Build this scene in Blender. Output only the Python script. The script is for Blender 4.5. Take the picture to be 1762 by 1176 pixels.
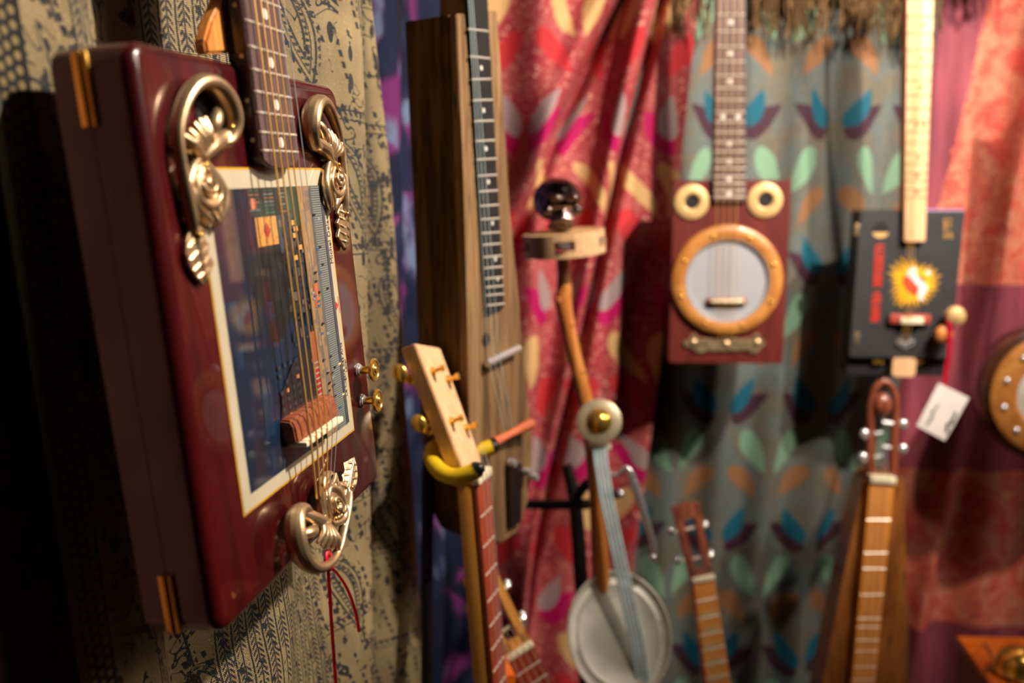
import bpy, bmesh, math, random
from mathutils import Vector, Matrix, noise as mnoise
random.seed(7)
for o in list(bpy.data.objects): bpy.data.objects.remove(o)
SC = bpy.context.scene; COL = SC.collection
PI = math.pi; R = math.radians

# ------------------------------------------------------------------ camera
PITCH = R(8); FPX = 1450.0; CAM = Vector((0, 0, 1.4))
XC = Vector((1, 0, 0)); UC = Vector((0, math.sin(PITCH), math.cos(PITCH))); BC = Vector((0, -math.cos(PITCH), math.sin(PITCH)))
MC = Matrix((XC, UC, BC)).transposed()
cd = bpy.data.cameras.new('camera'); cam = bpy.data.objects.new('camera', cd); COL.objects.link(cam)
cam.matrix_world = Matrix.Translation(CAM) @ MC.to_4x4()
cd.sensor_width = 36; cd.lens = FPX / 1762 * 36; cd.clip_start = .02
cd.dof.use_dof = True; cd.dof.focus_distance = .60; cd.dof.aperture_fstop = 3.5
SC.camera = cam
# ------------------------------------------------------------------ view, world, lamps
SC.view_settings.view_transform = 'Standard'; SC.view_settings.look = 'None'
SC.view_settings.gamma = 1; SC.view_settings.use_curve_mapping = False
SC.view_settings.exposure = 0.0
w = bpy.data.worlds.new('world'); SC.world = w; w.use_nodes = True
w.node_tree.nodes['Background'].inputs[0].default_value = (1, .8, .62, 1)
w.node_tree.nodes['Background'].inputs[1].default_value = .05
def spot(name, loc, target, power, size, cone, color=(1, .87, .73), blend=1.0):
    l = bpy.data.lights.new(name, 'SPOT'); l.energy = power; l.color = color
    l.spot_size = R(cone); l.spot_blend = blend; l.shadow_soft_size = size
    o = bpy.data.objects.new(name, l); COL.objects.link(o); o.location = loc
    o.rotation_euler = (Vector(target) - Vector(loc)).to_track_quat('-Z', 'Y').to_euler()
    return o
spot('ceiling_spot', (.85, .42, 2.35), (.32, 1.45, 1.60), 185, .028, 64)
spot('ceiling_spot', (1.08, .50, 2.35), (.74, 1.5, 1.52), 150, .028, 62)
spot('ceiling_spot', (.78, .58, 2.35), (-.11, .66, 1.40), 165, .03, 50)
def area(name, loc, target, power, size, color=(1, .86, .72)):
    l = bpy.data.lights.new(name, 'AREA'); l.energy = power; l.color = color; l.size = size
    o = bpy.data.objects.new(name, l); COL.objects.link(o); o.location = loc
    o.rotation_euler = (Vector(target) - Vector(loc)).to_track_quat('-Z', 'Y').to_euler()
area('fill_light', (1.5, .42, 2.5), (.2, 1.1, 1.3), 9, .6)  # added soft fill from the right, not a fixture of the room
area('fill_light', (1.9, .9, 2.3), (-.1, .8, 1.4), 9, .5)  # second added fill, brightens the scene from the right side

# ------------------------------------------------------------------ helpers: colour and nodes
def c(r, g=None, b=None):
    if g is None: r, g, b = r
    f = lambda v: (v / 255 / 12.92) if v / 255 <= .04045 else ((v / 255 + .055) / 1.055) ** 2.4
    return (f(r), f(g), f(b), 1)
class V:
    def __init__(s, t, k): s.t, s.k = t, k
    def _m(s, op, *a):
        n = s.t.nodes.new('ShaderNodeMath'); n.operation = op
        for i, x in enumerate((s,) + a):
            if isinstance(x, V): s.t.links.new(x.k, n.inputs[i])
            else: n.inputs[i].default_value = x
        return V(s.t, n.outputs[0])
    def __add__(s, o): return s._m('ADD', o)
    def __sub__(s, o): return s._m('SUBTRACT', o)
    def __mul__(s, o): return s._m('MULTIPLY', o)
    def __truediv__(s, o): return s._m('DIVIDE', o)
    def abs(s): return s._m('ABSOLUTE')
    def fr(s): return s._m('FRACT')
    def fl(s): return s._m('FLOOR')
    def sin(s): return s._m('SINE')
    def cos(s): return s._m('COSINE')
    def sqrt(s): return s._m('SQRT')
    def mx(s, o): return s._m('MAXIMUM', o)
    def mn(s, o): return s._m('MINIMUM', o)
    def lt(s, o): return s._m('LESS_THAN', o)
    def gt(s, o): return s._m('GREATER_THAN', o)
    def ss(s, a, b):
        n = s.t.nodes.new('ShaderNodeMapRange'); n.interpolation_type = 'SMOOTHSTEP'
        s.t.links.new(s.k, n.inputs[0]); n.inputs[1].default_value = a; n.inputs[2].default_value = b
        return V(s.t, n.outputs[0])
    def inv(s): return (s * -1) + 1
def vec(t, x, y, z=0.0):
    n = t.nodes.new('ShaderNodeCombineXYZ')
    for i, a in enumerate((x, y, z)):
        if isinstance(a, V): t.links.new(a.k, n.inputs[i])
        else: n.inputs[i].default_value = a
    return n.outputs[0]
def nz(t, v, scale, detail=3, rough=.5, dist=0):
    n = t.nodes.new('ShaderNodeTexNoise'); n.inputs['Scale'].default_value = scale
    n.inputs['Detail'].default_value = detail; n.inputs['Roughness'].default_value = rough
    n.inputs['Distortion'].default_value = dist
    t.links.new(v, n.inputs['Vector']); return V(t, n.outputs[0])
def mixc(t, f, a, b):
    n = t.nodes.new('ShaderNodeMix'); n.data_type = 'RGBA'
    if isinstance(f, V): t.links.new(f.k, n.inputs[0])
    else: n.inputs[0].default_value = f
    for i, x in ((6, a), (7, b)):
        if isinstance(x, tuple): n.inputs[i].default_value = x
        else: t.links.new(x, n.inputs[i])
    return n.outputs[2]
def newmat(name, rough=.5, metal=0, coat=0, coat_rough=.03, spec=.5):
    m = bpy.data.materials.new(name); m.use_nodes = True; t = m.node_tree; p = t.nodes['Principled BSDF']
    p.inputs['Roughness'].default_value = rough; p.inputs['Metallic'].default_value = metal
    p.inputs['Coat Weight'].default_value = coat; p.inputs['Coat Roughness'].default_value = coat_rough
    p.inputs['Specular IOR Level'].default_value = spec
    return m, t, p
def bump(t, p, h, dist, strength=1.0):
    n = t.nodes.new('ShaderNodeBump'); n.inputs['Distance'].default_value = dist; n.inputs['Strength'].default_value = strength
    t.links.new(h.k, n.inputs['Height']); t.links.new(n.outputs[0], p.inputs['Normal'])
def objco(t, which='Object'):
    n = t.nodes.new('ShaderNodeTexCoord'); return n.outputs[which]
def uvxy(t):
    s = t.nodes.new('ShaderNodeSeparateXYZ'); t.links.new(objco(t, 'UV'), s.inputs[0]); return V(t, s.outputs[0]), V(t, s.outputs[1])
def plain(name, col, rough=.5, metal=0, coat=0, var=.25, scale=60, spec=.5, bmp=0):
    m, t, p = newmat(name, rough, metal, coat, spec=spec)
    n = nz(t, objco(t), scale, 4)
    dark = tuple(x * (1 - var) for x in col[:3]) + (1,); lite = tuple(min(1, x * (1 + var)) for x in col[:3]) + (1,)
    t.links.new(mixc(t, n.ss(.3, .7), dark, lite), p.inputs['Base Color'])
    if bmp: bump(t, p, n, bmp)
    return m
def wood(name, c1, c2, rough=.45, coat=0, stretch=(60, 6, 60), dark=None, bmp=.0003, spec=.5):
    m, t, p = newmat(name, rough, 0, coat, spec=spec)
    mp = t.nodes.new('ShaderNodeMapping'); mp.inputs['Scale'].default_value = stretch
    t.links.new(objco(t), mp.inputs[0])
    n = nz(t, mp.outputs[0], 1, 5, .6, 1.2); n2 = nz(t, mp.outputs[0], 5, 3, .6)
    col = mixc(t, n.ss(.3, .7), c1, c2)
    if dark: col = mixc(t, n2.ss(.55, .75), col, dark)
    t.links.new(col, p.inputs['Base Color']); bump(t, p, n + n2 * .5, bmp)
    return m

# ------------------------------------------------------------------ helpers: mesh
def BM(): return bmesh.new()
def box(bm, x0, x1, y0, y1, z0, z1, mat=None, bev=0):
    r = bmesh.ops.create_cube(bm, size=1); vs = r['verts']
    M = Matrix.Translation(((x0 + x1) / 2, (y0 + y1) / 2, (z0 + z1) / 2)) @ Matrix.Diagonal((abs(x1 - x0), abs(y1 - y0), abs(z1 - z0), 1))
    bmesh.ops.transform(bm, matrix=M, verts=vs)
    if bev:
        es = list({e for v in vs for e in v.link_edges})
        rr = bmesh.ops.bevel(bm, geom=es, offset=bev, segments=2, affect='EDGES', profile=.5); vs = list({v for f in rr['faces'] for v in f.verts} | {v for v in vs if v.is_valid})
    if mat is not None: bmesh.ops.transform(bm, matrix=mat, verts=[v for v in vs if v.is_valid])
    return bm
def ell(bm, cc, r, seg=16, rot=None):
    if not hasattr(r, '__len__'): r = (r, r, r)
    M = Matrix.Translation(cc) @ (rot.to_4x4() if rot else Matrix()) @ Matrix.Diagonal((*r, 1))
    bmesh.ops.create_uvsphere(bm, u_segments=seg, v_segments=max(6, seg // 2), radius=1, matrix=M); return bm
def cr(P, k):
    out = []; n = len(P)
    for i in range(n - 1):
        p0 = P[max(i - 1, 0)]; p1 = P[i]; p2 = P[i + 1]; p3 = P[min(i + 2, n - 1)]
        for j in range(k):
            u = j / k
            out.append(.5 * ((2 * p1) + (p2 - p0) * u + (2 * p0 - 5 * p1 + 4 * p2 - p3) * u * u + (3 * p1 - p0 - 3 * p2 + p3) * u ** 3))
    out.append(P[-1] * 1.0); return out
def tube(bm, pts, rad, seg=10, smooth=4, flat=1.0, up=None, caps=True):
    pts = [Vector(p) for p in pts]
    if not hasattr(rad, '__len__'): rad = [rad] * len(pts)
    if smooth > 1 and len(pts) > 2:
        rad = [v.x for v in cr([Vector((r, 0, 0)) for r in rad], smooth)]; pts = cr(pts, smooth)
    rings = []; prev = None
    for i, p in enumerate(pts):
        d = (pts[min(i + 1, len(pts) - 1)] - pts[max(i - 1, 0)]).normalized()
        ref = up if up else (prev if prev else (Vector((0, 0, 1)) if abs(d.z) < .9 else Vector((1, 0, 0))))
        a = (ref - d * ref.dot(d)); a.normalize(); b = d.cross(a); prev = a
        rings.append([bm.verts.new(p + a * math.cos(2 * PI * k / seg) * rad[i] * flat + b * math.sin(2 * PI * k / seg) * rad[i]) for k in range(seg)])
    for i in range(len(rings) - 1):
        for k in range(seg): bm.faces.new((rings[i][k], rings[i][(k + 1) % seg], rings[i + 1][(k + 1) % seg], rings[i + 1][k]))
    if caps: bm.faces.new(rings[0][::-1]); bm.faces.new(rings[-1])
    return bm
def lathe(bm, prof, seg=32, M=None):
    rings = []
    for r, z in prof:
        if r < 1e-6: rings.append([bm.verts.new((0, 0, z))] * seg)
        else: rings.append([bm.verts.new((r * math.cos(2 * PI * k / seg), r * math.sin(2 * PI * k / seg), z)) for k in range(seg)])
    for i in range(len(rings) - 1):
        for k in range(seg):
            f = [rings[i][k], rings[i][(k + 1) % seg], rings[i + 1][(k + 1) % seg], rings[i + 1][k]]
            u = []
            for v in f:
                if v not in u: u.append(v)
            if len(u) > 2:
                try: bm.faces.new(u)
                except ValueError: pass
    if M is not None: bmesh.ops.transform(bm, matrix=M, verts=list({v for r in rings for v in r}))
    return bm
def prism(bm, poly, z0, z1, bev=0, M=None):
    a = [bm.verts.new((x, y, z0)) for x, y in poly]; b = [bm.verts.new((x, y, z1)) for x, y in poly]; n = len(poly)
    bm.faces.new(a[::-1]); bm.faces.new(b)
    for i in range(n): bm.faces.new((a[i], a[(i + 1) % n], b[(i + 1) % n], b[i]))
    vs = a + b
    if bev:
        es = list({e for v in vs for e in v.link_edges})
        bmesh.ops.bevel(bm, geom=es, offset=bev, segments=2, affect='EDGES')
    if M is not None: bmesh.ops.transform(bm, matrix=M, verts=[v for v in bm.verts])
    return bm
def T(x, y, z): return Matrix.Translation((x, y, z))
def RZ(a): return Matrix.Rotation(a, 4, 'Z')
def RX(a): return Matrix.Rotation(a, 4, 'X')
def RY(a): return Matrix.Rotation(a, 4, 'Y')
def aim(p0, p1):
    d = (Vector(p1) - Vector(p0)); return T(*p0) @ d.to_track_quat('Z', 'Y').to_matrix().to_4x4()
def mesh_of(bm, name, mat, angle=38):
    bmesh.ops.recalc_face_normals(bm, faces=bm.faces[:])
    me = bpy.data.meshes.new(name); bm.to_mesh(me); bm.free()
    me.shade_smooth()
    me.set_sharp_from_angle(angle=R(angle)); me.materials.append(mat)
    return me
def add(name, bm, mat, parent=None, label=None, world=False, angle=38, mesh=None, M=None):
    me = mesh or mesh_of(bm, name, mat, angle)
    o = bpy.data.objects.new(name, me); COL.objects.link(o)
    if world and parent is not None: me.transform(parent.matrix_world.inverted())
    if parent is not None: o.parent = parent
    if M is not None: o.matrix_basis = M
    if label: o['label'] = label
    return o
def tag(o, label, cat, group=None, kind=None):
    o['label'] = label; o['category'] = cat
    if group: o['group'] = group
    if kind: o['kind'] = kind
    return o
def thing(name, label, cat, M, group=None):
    o = bpy.data.objects.new(name, None); COL.objects.link(o); o.empty_display_size = .03
    o.matrix_world = M if isinstance(M, Matrix) else Matrix.Translation(M)
    bpy.context.view_layer.update()
    return tag(o, label, cat, group)
def struct(name, bm, mat): o = add(name, bm, mat); o['kind'] = 'structure'; return o

# ------------------------------------------------------------------ helpers: measured positions
def ray(px, py): return XC * ((px - 881) / FPX) + UC * (-(py - 588) / FPX) - BC
def at(px, py, d): return CAM + ray(px, py) * d
def frame(px, py, d, yaw, tilt=0, roll=0):
    return T(*at(px, py, d)) @ RZ(R(yaw)) @ RX(PI / 2) @ RX(R(tilt)) @ RZ(R(roll))
def loc(F, px, py, h=0.0):
    n = F.to_3x3().col[2]; o = F.translation + n * h; d = ray(px, py)
    s = (o - CAM).dot(n) / d.dot(n); q = F.inverted() @ (CAM + d * s); return Vector((q.x, q.y, h))
def LP(F, pts, h=0.0): return [(lambda v: (v.x, v.y))(loc(F, x, y, h)) for x, y in pts]

# ------------------------------------------------------------------ materials
M_lac = None
def mk_lacquer():
    m, t, p = newmat('oxblood_lacquer', .3, 0, .8, .03, spec=.3)
    mp = t.nodes.new('ShaderNodeMapping'); mp.inputs['Scale'].default_value = (70, 5, 70); t.links.new(objco(t), mp.inputs[0])
    n = nz(t, mp.outputs[0], 1, 5, .6, .6)
    t.links.new(mixc(t, n.ss(.3, .72), c(72, 11, 14), c(50, 6, 11)), p.inputs['Base Color']); return m
M_lac = mk_lacquer()
M_gold = plain('antique_gold_casting', c(206, 176, 136), .34, .85, var=.14, scale=90, bmp=.0001)
M_brass = plain('polished_brass', c(232, 184, 84), .22, .85, var=.06)
M_chrome = plain('chrome', c(226, 226, 230), .18, .75, var=.04)
M_cream = plain('cream_paper', c(186, 174, 148), .55, coat=.6, var=.03, scale=30)
M_rule = plain('gold_rule', c(196, 146, 40), .4, coat=.5, var=.1)
M_rose = wood('rosewood_fingerboard', c(96, 74, 74), c(70, 50, 50), .42, 0, (220, 14, 220), spec=.5)
M_black = plain('black_paint', c(22, 18, 20), .35, var=.2, coat=.3)
M_frt = plain('fret_wire', c(224, 214, 198), .3, .45, var=.05)
M_pearl = plain('pearl_dot', c(215, 210, 200), .3, var=.08)
M_bone = plain('bone', c(232, 218, 184), .45, var=.06, scale=120)
M_strg = plain('bronze_string', c(222, 170, 92), .34, .45, var=.06)
M_strs = plain('steel_string', c(190, 190, 190), .3, .5, var=.05)
M_mahog = wood('mahogany', c(150, 82, 48), c(112, 56, 34), .45, 0, (90, 90, 8), spec=.4)
M_oak = wood('honey_oak', c(222, 146, 66), c(190, 108, 40), .5, .2, (130, 5, 130))
M_ribbon = plain('red_ribbon', c(190, 6, 44), .42, var=.12, scale=400)
M_maple = wood('maple', c(232, 190, 146), c(212, 164, 118), .5, .15, (150, 6, 150))
M_maple2 = wood('amber_maple', c(214, 150, 62), c(194, 130, 48), .5, .2, (90, 5, 90))
M_pad = wood('padauk_fingerboard', c(158, 66, 36), c(128, 48, 26), .5, 0, (200, 10, 200))
M_ylw = plain('yellow_rubber_sleeve', c(214, 176, 14), .5, var=.05)
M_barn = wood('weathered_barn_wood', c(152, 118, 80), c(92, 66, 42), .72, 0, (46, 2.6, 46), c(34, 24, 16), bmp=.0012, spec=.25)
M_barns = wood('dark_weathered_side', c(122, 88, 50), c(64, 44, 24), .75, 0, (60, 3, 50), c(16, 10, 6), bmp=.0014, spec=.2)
M_ebony = plain('ebony_fingerboard', c(30, 27, 27), .7, var=.2, spec=.25)
M_leather = plain('orange_leather', c(190, 96, 56), .6, var=.2, scale=40)
M_branch = wood('varnished_branch', c(214, 140, 66), c(184, 104, 40), .4, .4, (60, 60, 5), bmp=.0006)
M_tin = plain('dull_tin', c(214, 210, 198), .5, .4, var=.2, scale=16)
M_skull = plain('smoked_chrome', c(120, 100, 96), .14, 1, var=.15, scale=50)
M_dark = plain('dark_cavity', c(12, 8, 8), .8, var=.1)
M_dred = wood('dark_red_box', c(98, 32, 26), c(80, 22, 18), .45, .15, (50, 6, 50))
M_ringw = wood('amber_ring', c(182, 124, 60), c(160, 98, 40), .42, .4, (30, 30, 30))
M_pale = plain('pale_ring', c(206, 168, 112), .45, .2, var=.08)
M_skin = plain('drum_skin', c(150, 150, 156), .6, var=.03, scale=12)
M_blk = plain('matt_black_card', c(46, 46, 48), .55, var=.12, scale=25)
M_blks = plain('black_box_side', c(22, 20, 22), .6, var=.1)
M_red = plain('red_print', c(196, 50, 36), .6, var=.15, scale=200)
M_yel = plain('flame_yellow', c(238, 176, 20), .6, var=.2, scale=150)
M_white = plain('white_print', c(222, 220, 224), .6, var=.04)
M_gprint = plain('gold_print', c(176, 132, 62), .5, var=.2, scale=200)
M_lilac = plain('lilac_paper', c(150, 126, 170), .7, var=.05)
M_tagw = plain('white_card', c(226, 218, 214), .7, var=.02)
M_ink = plain('grey_ink', c(64, 60, 60), .8, var=.1)
M_ink2 = plain('black_ink', c(44, 38, 34), .7, var=.1)
M_walnut = wood('walnut', c(158, 96, 44), c(104, 58, 24), .36, .5, (26, 5, 26), c(70, 36, 14))
M_honey = wood('honey_fingerboard', c(226, 150, 64), c(206, 126, 46), .4, .3, (120, 6, 120))
M_redwood = wood('reddish_headstock', c(140, 74, 48), c(98, 44, 28), .35, .5, (60, 6, 60))
M_stand = plain('black_metal', c(18, 15, 16), .4, .2, var=.1)
M_alu = plain('pale_blue_cord', c(200, 224, 230), .35, 0, var=.1)
M_dim = plain('dark_wall_paint', c(22, 15, 13), .9, var=.1)
M_floor = plain('dark_floorboards', c(44, 30, 21), .6, var=.3, scale=10)
M_orange = wood('glossy_orange_wood', c(226, 112, 28), c(190, 80, 16), .32, .5, (10, 40, 40), c(110, 44, 10))
M_card = plain('lavender_card', c(110, 92, 128), .8, var=.05)

# ---- cloth materials: pattern of drops in cloth metres
def drop(t, u, v, cx, cy, ang, L, W, bend=0.0):
    """teardrop, tip at (cx,cy), body running along ang; returns signed distance-ish"""
    ca, sa = math.cos(ang), math.sin(ang)
    du = u - cx; dv = v - cy
    x = (du * ca + dv * sa) / L; y = du * -sa + dv * ca
    xc = x.mx(0.0).mn(1.0)
    y = y - xc * xc * bend
    prof = xc * (xc.inv().mx(0.0)).sqrt() * (W * 2.6)
    return prof - y.abs()
def scarf(name, g1, g2, cols, Px, Py, glit=(150, 120, 90), bend=.008, sheen=0.0, uoff=0, voff=0, flat=None, dots=.35):
    m, t, p = newmat(name, .72, 0, spec=.25)
    u, v = uvxy(t)
    u = u + uoff; v = v + voff
    wob = nz(t, vec(t, u, v), 9, 2)
    u = u + (wob - .5) * .02
    a = ((u / Px + .5).fr() - .5).abs() * .15
    vv = (v / Py).fr() * .228            # upwards, in tile units
    base = nz(t, vec(t, u, v), 14, 3)
    fine = nz(t, vec(t, u, v), 110, 2, .6)
    swirl = nz(t, vec(t, u, v), 26, 2, .5, 1.5)
    col = mixc(t, base.ss(.35, .65), c(*g1), c(*g2))
    rings = ((swirl * 46).sin()).ss(.1, .8)
    spk = fine.ss(.5, .62) * rings
    col = mixc(t, spk * dots, col, c(*glit))
    hp = .075
    D = [ (.007, .198, R(-38), .074, .0175, -bend),     # plum: tip near the axis, head out and down
          (.006, .058, R(60), .080, .0160, bend),       # mint: tip low, head out and up
          (hp - .056, .010, R(61), .072, .0150, -bend), # tan: tip low and out, head up near the other axis
          (hp - .043, .222, R(-71), .066, .0145, bend) ]# teal: tip high and out, head low near the other axis
    for (cx, cy, an, L, W, b), k in zip(D, cols):
        d = drop(t, a, vv, cx, cy, an, L, W, b)
        col = mixc(t, d.ss(0.0, .0012), col, c(*k))
    weave = ((u * 4200).sin() + (v * 4200).sin()) * .25
    t.links.new(col, p.inputs['Base Color']); bump(t, p, weave + fine, .0005, .6)
    p.inputs['Sheen Weight'].default_value = sheen
    return m
M_teal = scarf('teal_drop_scarf', (88, 82, 70), (80, 90, 90), [(54, 28, 40), (104, 136, 112), (122, 84, 54), (8, 76, 94)], .20, .262, (136, 108, 66), uoff=.072, voff=.188)
M_redc = scarf('red_drop_scarf', (146, 42, 54), (158, 70, 72), [(164, 4, 80), (196, 156, 104), (178, 42, 48), (150, 128, 128)], .20, .30, (236, 176, 150), uoff=-.09, voff=.168, dots=.75)

def gold_cloth(uo=0.0, nm='gold_navy_paisley'):
    m, t, p = newmat(nm, .5, 0, spec=.5)
    u0, v = uvxy(t)
    u0 = u0 + uo
    wob = nz(t, vec(t, u0, v), 6, 2)
    u = u0 + (wob - .5) * .02
    big = nz(t, vec(t, u, v), 11, 2)
    fine = nz(t, vec(t, u, v), 420, 2, .7)
    # vine columns with herringbone leaves, in stripe bands
    P = .0125
    a = ((u / P).fr() - .5).abs() * P
    stem = a.lt(.0006)
    leaf = ((v + a * 1.3) / .0050).fr().lt(.52) * a.gt(.0008) * a.lt(.0042) * nz(t, vec(t, u, v), 60, 1).gt(.40)
    band = (u.gt(.135) * u.lt(.30)).mx(u.gt(.062) * u.lt(.082))
    line2 = (((u + .006) / P).fr() - .5).abs().lt(.06)
    vines = (stem.mx(leaf)).mx(line2) * band
    # paisley drops with rings
    Qx, Qy = .10, .125
    row = (v / Qy).fl()
    uu = ((u / Qx + row * .5).fr()) * Qx; vv = (v / Qy).fr() * Qy
    d = drop(t, uu, vv, .050, .012, R(100), .088, .017, .018)
    rg = ((d + .00).abs().lt(.0011)).mx((d - .0045).abs().lt(.0006)).mx((d - .010).abs().lt(.0012))
    tooth = (d.gt(-.0045) * d.lt(-.0012)) * ((v * 950).sin() + (u * 950).sin()).gt(.3)
    dots = d.gt(.0055) * d.lt(.0085) * ((v * 1300).sin()).gt(.1)
    pz = rg.mx(tooth).mx(dots)
    # scrolls and little leaves
    n1 = nz(t, vec(t, u, v), 34, 1, .5, 1.2)
    scr = ((n1 - .5).abs().lt(.018)) * nz(t, vec(t, v, u), 16, 1).gt(.47)
    vo = t.nodes.new('ShaderNodeTexVoronoi'); vo.inputs['Scale'].default_value = 78; t.links.new(vec(t, u * 1.0, v * .55), vo.inputs['Vector'])
    lf = V(t, vo.outputs['Distance']).lt(.30) * nz(t, vec(t, u + 3, v), 20, 2).gt(.50)
    hl = ((v / .115).fr().lt(.012)).mx(((v + .008) / .115).fr().lt(.012)).mx((((v + .004) / .115).fr().lt(.05)) * ((u * 900 + v * 600).sin()).gt(.2))
    hl = hl * u.gt(.30)
    sprig = ((u + v * .35) / .017).fr().lt(.25) * (v / .009).fr().lt(.6) * nz(t, vec(t, u, v), 38, 2).gt(.5)
    mask = vines.mx(pz * band.inv()).mx(scr * band.inv()).mx(lf * band.inv()).mx(hl).mx(sprig)
    mask = mask * nz(t, vec(t, u, v), 500, 2).gt(.34)
    gold = mixc(t, big.ss(.35, .65), c(170, 148, 106), c(136, 118, 82))
    gold = mixc(t, fine.ss(.62, .72), gold, c(226, 200, 140))
    col = mixc(t, mask * .97, gold, c(16, 26, 38))
    # border: selvedge stripe, then bead rope columns
    e = u0
    bx = ((e - .007) / .0058); brow = bx.fl()
    bu = bx.fr() - .5; bv = ((v / .0068) + brow * .5).fr() - .5
    bead = ((bu * bu * 1.3 + bv * bv * 1.6).sqrt()).lt(.40)
    bcol = mixc(t, bead, c(14, 14, 14), c(146, 126, 78))
    inb = e.gt(.007) * e.lt(.0244)
    col = mixc(t, inb, col, bcol)
    sel = e.lt(.006); col = mixc(t, sel, col, c(110, 104, 80))
    ln = (e.gt(.0244) * e.lt(.0265)).mx(e.gt(.006) * e.lt(.007)); col = mixc(t, ln, col, c(14, 16, 18))
    t.links.new(col, p.inputs['Base Color'])
    wv = ((u0 * 5200 + v * 900).sin() + (v * 5200).sin()) * .3
    glint = (fine.ss(.60, .70) * mask.inv()) * .7
    t.links.new(glint.k, p.inputs['Metallic'])
    t.links.new((glint * -.25 + .52).k, p.inputs['Roughness'])
    bump(t, p, wv + fine * 1.3 + bead * inb, .0007, .9)
    return m
M_goldc = gold_cloth()
M_goldc2 = gold_cloth(.36, 'gold_navy_floral')

def tiedye():
    m, t, p = newmat('blue_purple_tie_dye', .8, spec=.2)
    u, v = uvxy(t)
    a = nz(t, vec(t, u, v * .6), 9, 3, .5, 1.5); b = nz(t, vec(t, u + 5, v * .5), 14, 3, .5, 1)
    col = mixc(t, a.ss(.4, .6), c(22, 28, 54), c(36, 42, 74))
    col = mixc(t, b.ss(.53, .63), col, c(118, 46, 112)); col = mixc(t, (b * a).ss(.30, .38), col, c(110, 124, 160))
    t.links.new(col, p.inputs['Base Color']); return m
M_tie = tiedye()
def rose():
    m, t, p = newmat('rose_paisley_pashmina', .7, spec=.3)
    u, v = uvxy(t)
    n = nz(t, vec(t, u, v), 16, 5, .65, 1.0); sw = nz(t, vec(t, u, v), 20, 3, .5, 1)
    fine = nz(t, vec(t, u, v), 260, 2, .7)
    pl = mixc(t, nz(t, vec(t, u, v * .2), 20, 2).ss(.3, .7), c(146, 66, 78), c(112, 48, 62))
    pa = mixc(t, n.ss(.35, .65), c(188, 62, 54), c(196, 124, 96))
    pa = mixc(t, ((sw * 60).sin()).ss(.4, .8) * .6, pa, c(140, 44, 42))
    pa = mixc(t, fine.ss(.58, .66) * .5, pa, c(236, 176, 140))
    # paisley bands: slanting block at right-top and a full band at the bottom
    edge = (u - .15) - (v - 1.45) * .18 + (sw - .5) * .02
    top = edge.gt(0) * v.gt(1.285)
    bot = v.lt(.92) * v.gt(.6)
    msk = top.mx(bot)
    t.links.new(mixc(t, msk, pl, pa), p.inputs['Base Color']); bump(t, p, fine, .0005, .5)
    return m
M_rosec = rose()
M_brownc = plain('brown_rose_cloth', c(150, 104, 90), .85, var=.25, scale=14)
M_fringe = plain('olive_gold_fringe', c(94, 68, 36), .7, var=.4, scale=90)

# ------------------------------------------------------------------ room shell
bm = BM(); box(bm, -2.2, 2.6, -2.0, 1.95, -.05, 0); struct('floor', bm, M_floor)
bm = BM(); box(bm, -2.2, 2.6, -2.0, 1.95, 2.6, 2.65); struct('ceiling', bm, M_dim)
bm = BM(); box(bm, -2.2, 2.6, 1.75, 1.83, 0, 2.6); struct('wall_back', bm, M_dim)
bm = BM(); box(bm, 2.5, 2.6, -2.0, 1.75, 0, 2.6); struct('wall_right', bm, M_dim)
bm = BM(); box(bm, -2.2, 2.6, -2.1, -2.0, 0, 2.6); struct('wall_front', bm, M_dim)
LD = Vector((.213, .977, 0)).normalized(); LN = Vector((.977, -.213, 0)).normalized()
LP0 = Vector((-.240, .37, 0))
LP0 = LP0 - LN * .005
ML = Matrix.Translation(LP0) @ RZ(math.atan2(LD.y, LD.x))     # local x along the wall, y to the wall's back
bm = BM(); box(bm, -2.5, 1.25, .10, .16, 0, 2.6); bmesh.ops.transform(bm, matrix=ML, verts=bm.verts); struct('wall_left', bm, M_dim)

# ------------------------------------------------------------------ curtains
def curtain(name, path, z0, z1, disp, mat, ns, nzz, label, shear=None, cat='curtain', group=None):
    P = [Vector((x, y, 0)) for x, y in path]
    Q = cr(P, 24); L = [0]
    for i in range(1, len(Q)): L.append(L[-1] + (Q[i] - Q[i - 1]).length)
    tot = L[-1]; CH = (Q[-1] - Q[0]).normalized()
    def ev(s):
        s = max(0, min(tot - 1e-6, s)); lo = 0
        import bisect
        lo = min(bisect.bisect_right(L, s) - 1, len(Q) - 2)
        f = (s - L[lo]) / (L[lo + 1] - L[lo] + 1e-12); d = (Q[lo + 1] - Q[lo]).normalized()
        return Q[lo].lerp(Q[lo + 1], f), Vector((d.y, -d.x, 0)), d
    me = bpy.data.meshes.new(name); vs = []; uv = []
    for j in range(nzz + 1):
        z = z0 + (z1 - z0) * j / nzz; acc = 0; pv = None
        for i in range(ns + 1):
            s = tot * i / ns
            p, n, d = ev(s)
            q = p + n * disp(s, z)
            if shear: q = q + CH * shear(s / tot, z)
            if pv is not None: acc += ((q.x - pv.x) ** 2 + (q.y - pv.y) ** 2) ** .5
            pv = q; vs.append((q.x, q.y, z)); uv.append((acc, z))
    fs = [(j * (ns + 1) + i, j * (ns + 1) + i + 1, (j + 1) * (ns + 1) + i + 1, (j + 1) * (ns + 1) + i) for j in range(nzz) for i in range(ns)]
    me.from_pydata(vs, [], fs); l = me.uv_layers.new(name='UVMap')
    flat = []
    for f in fs:
        for k in f: flat += uv[k]
    l.data.foreach_set('uv', flat)
    me.shade_smooth(); me.materials.append(mat)
    o = bpy.data.objects.new(name, me); COL.objects.link(o); return tag(o, label, cat, group)
g = lambda x, w: math.exp(-(x / w) ** 2)
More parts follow.
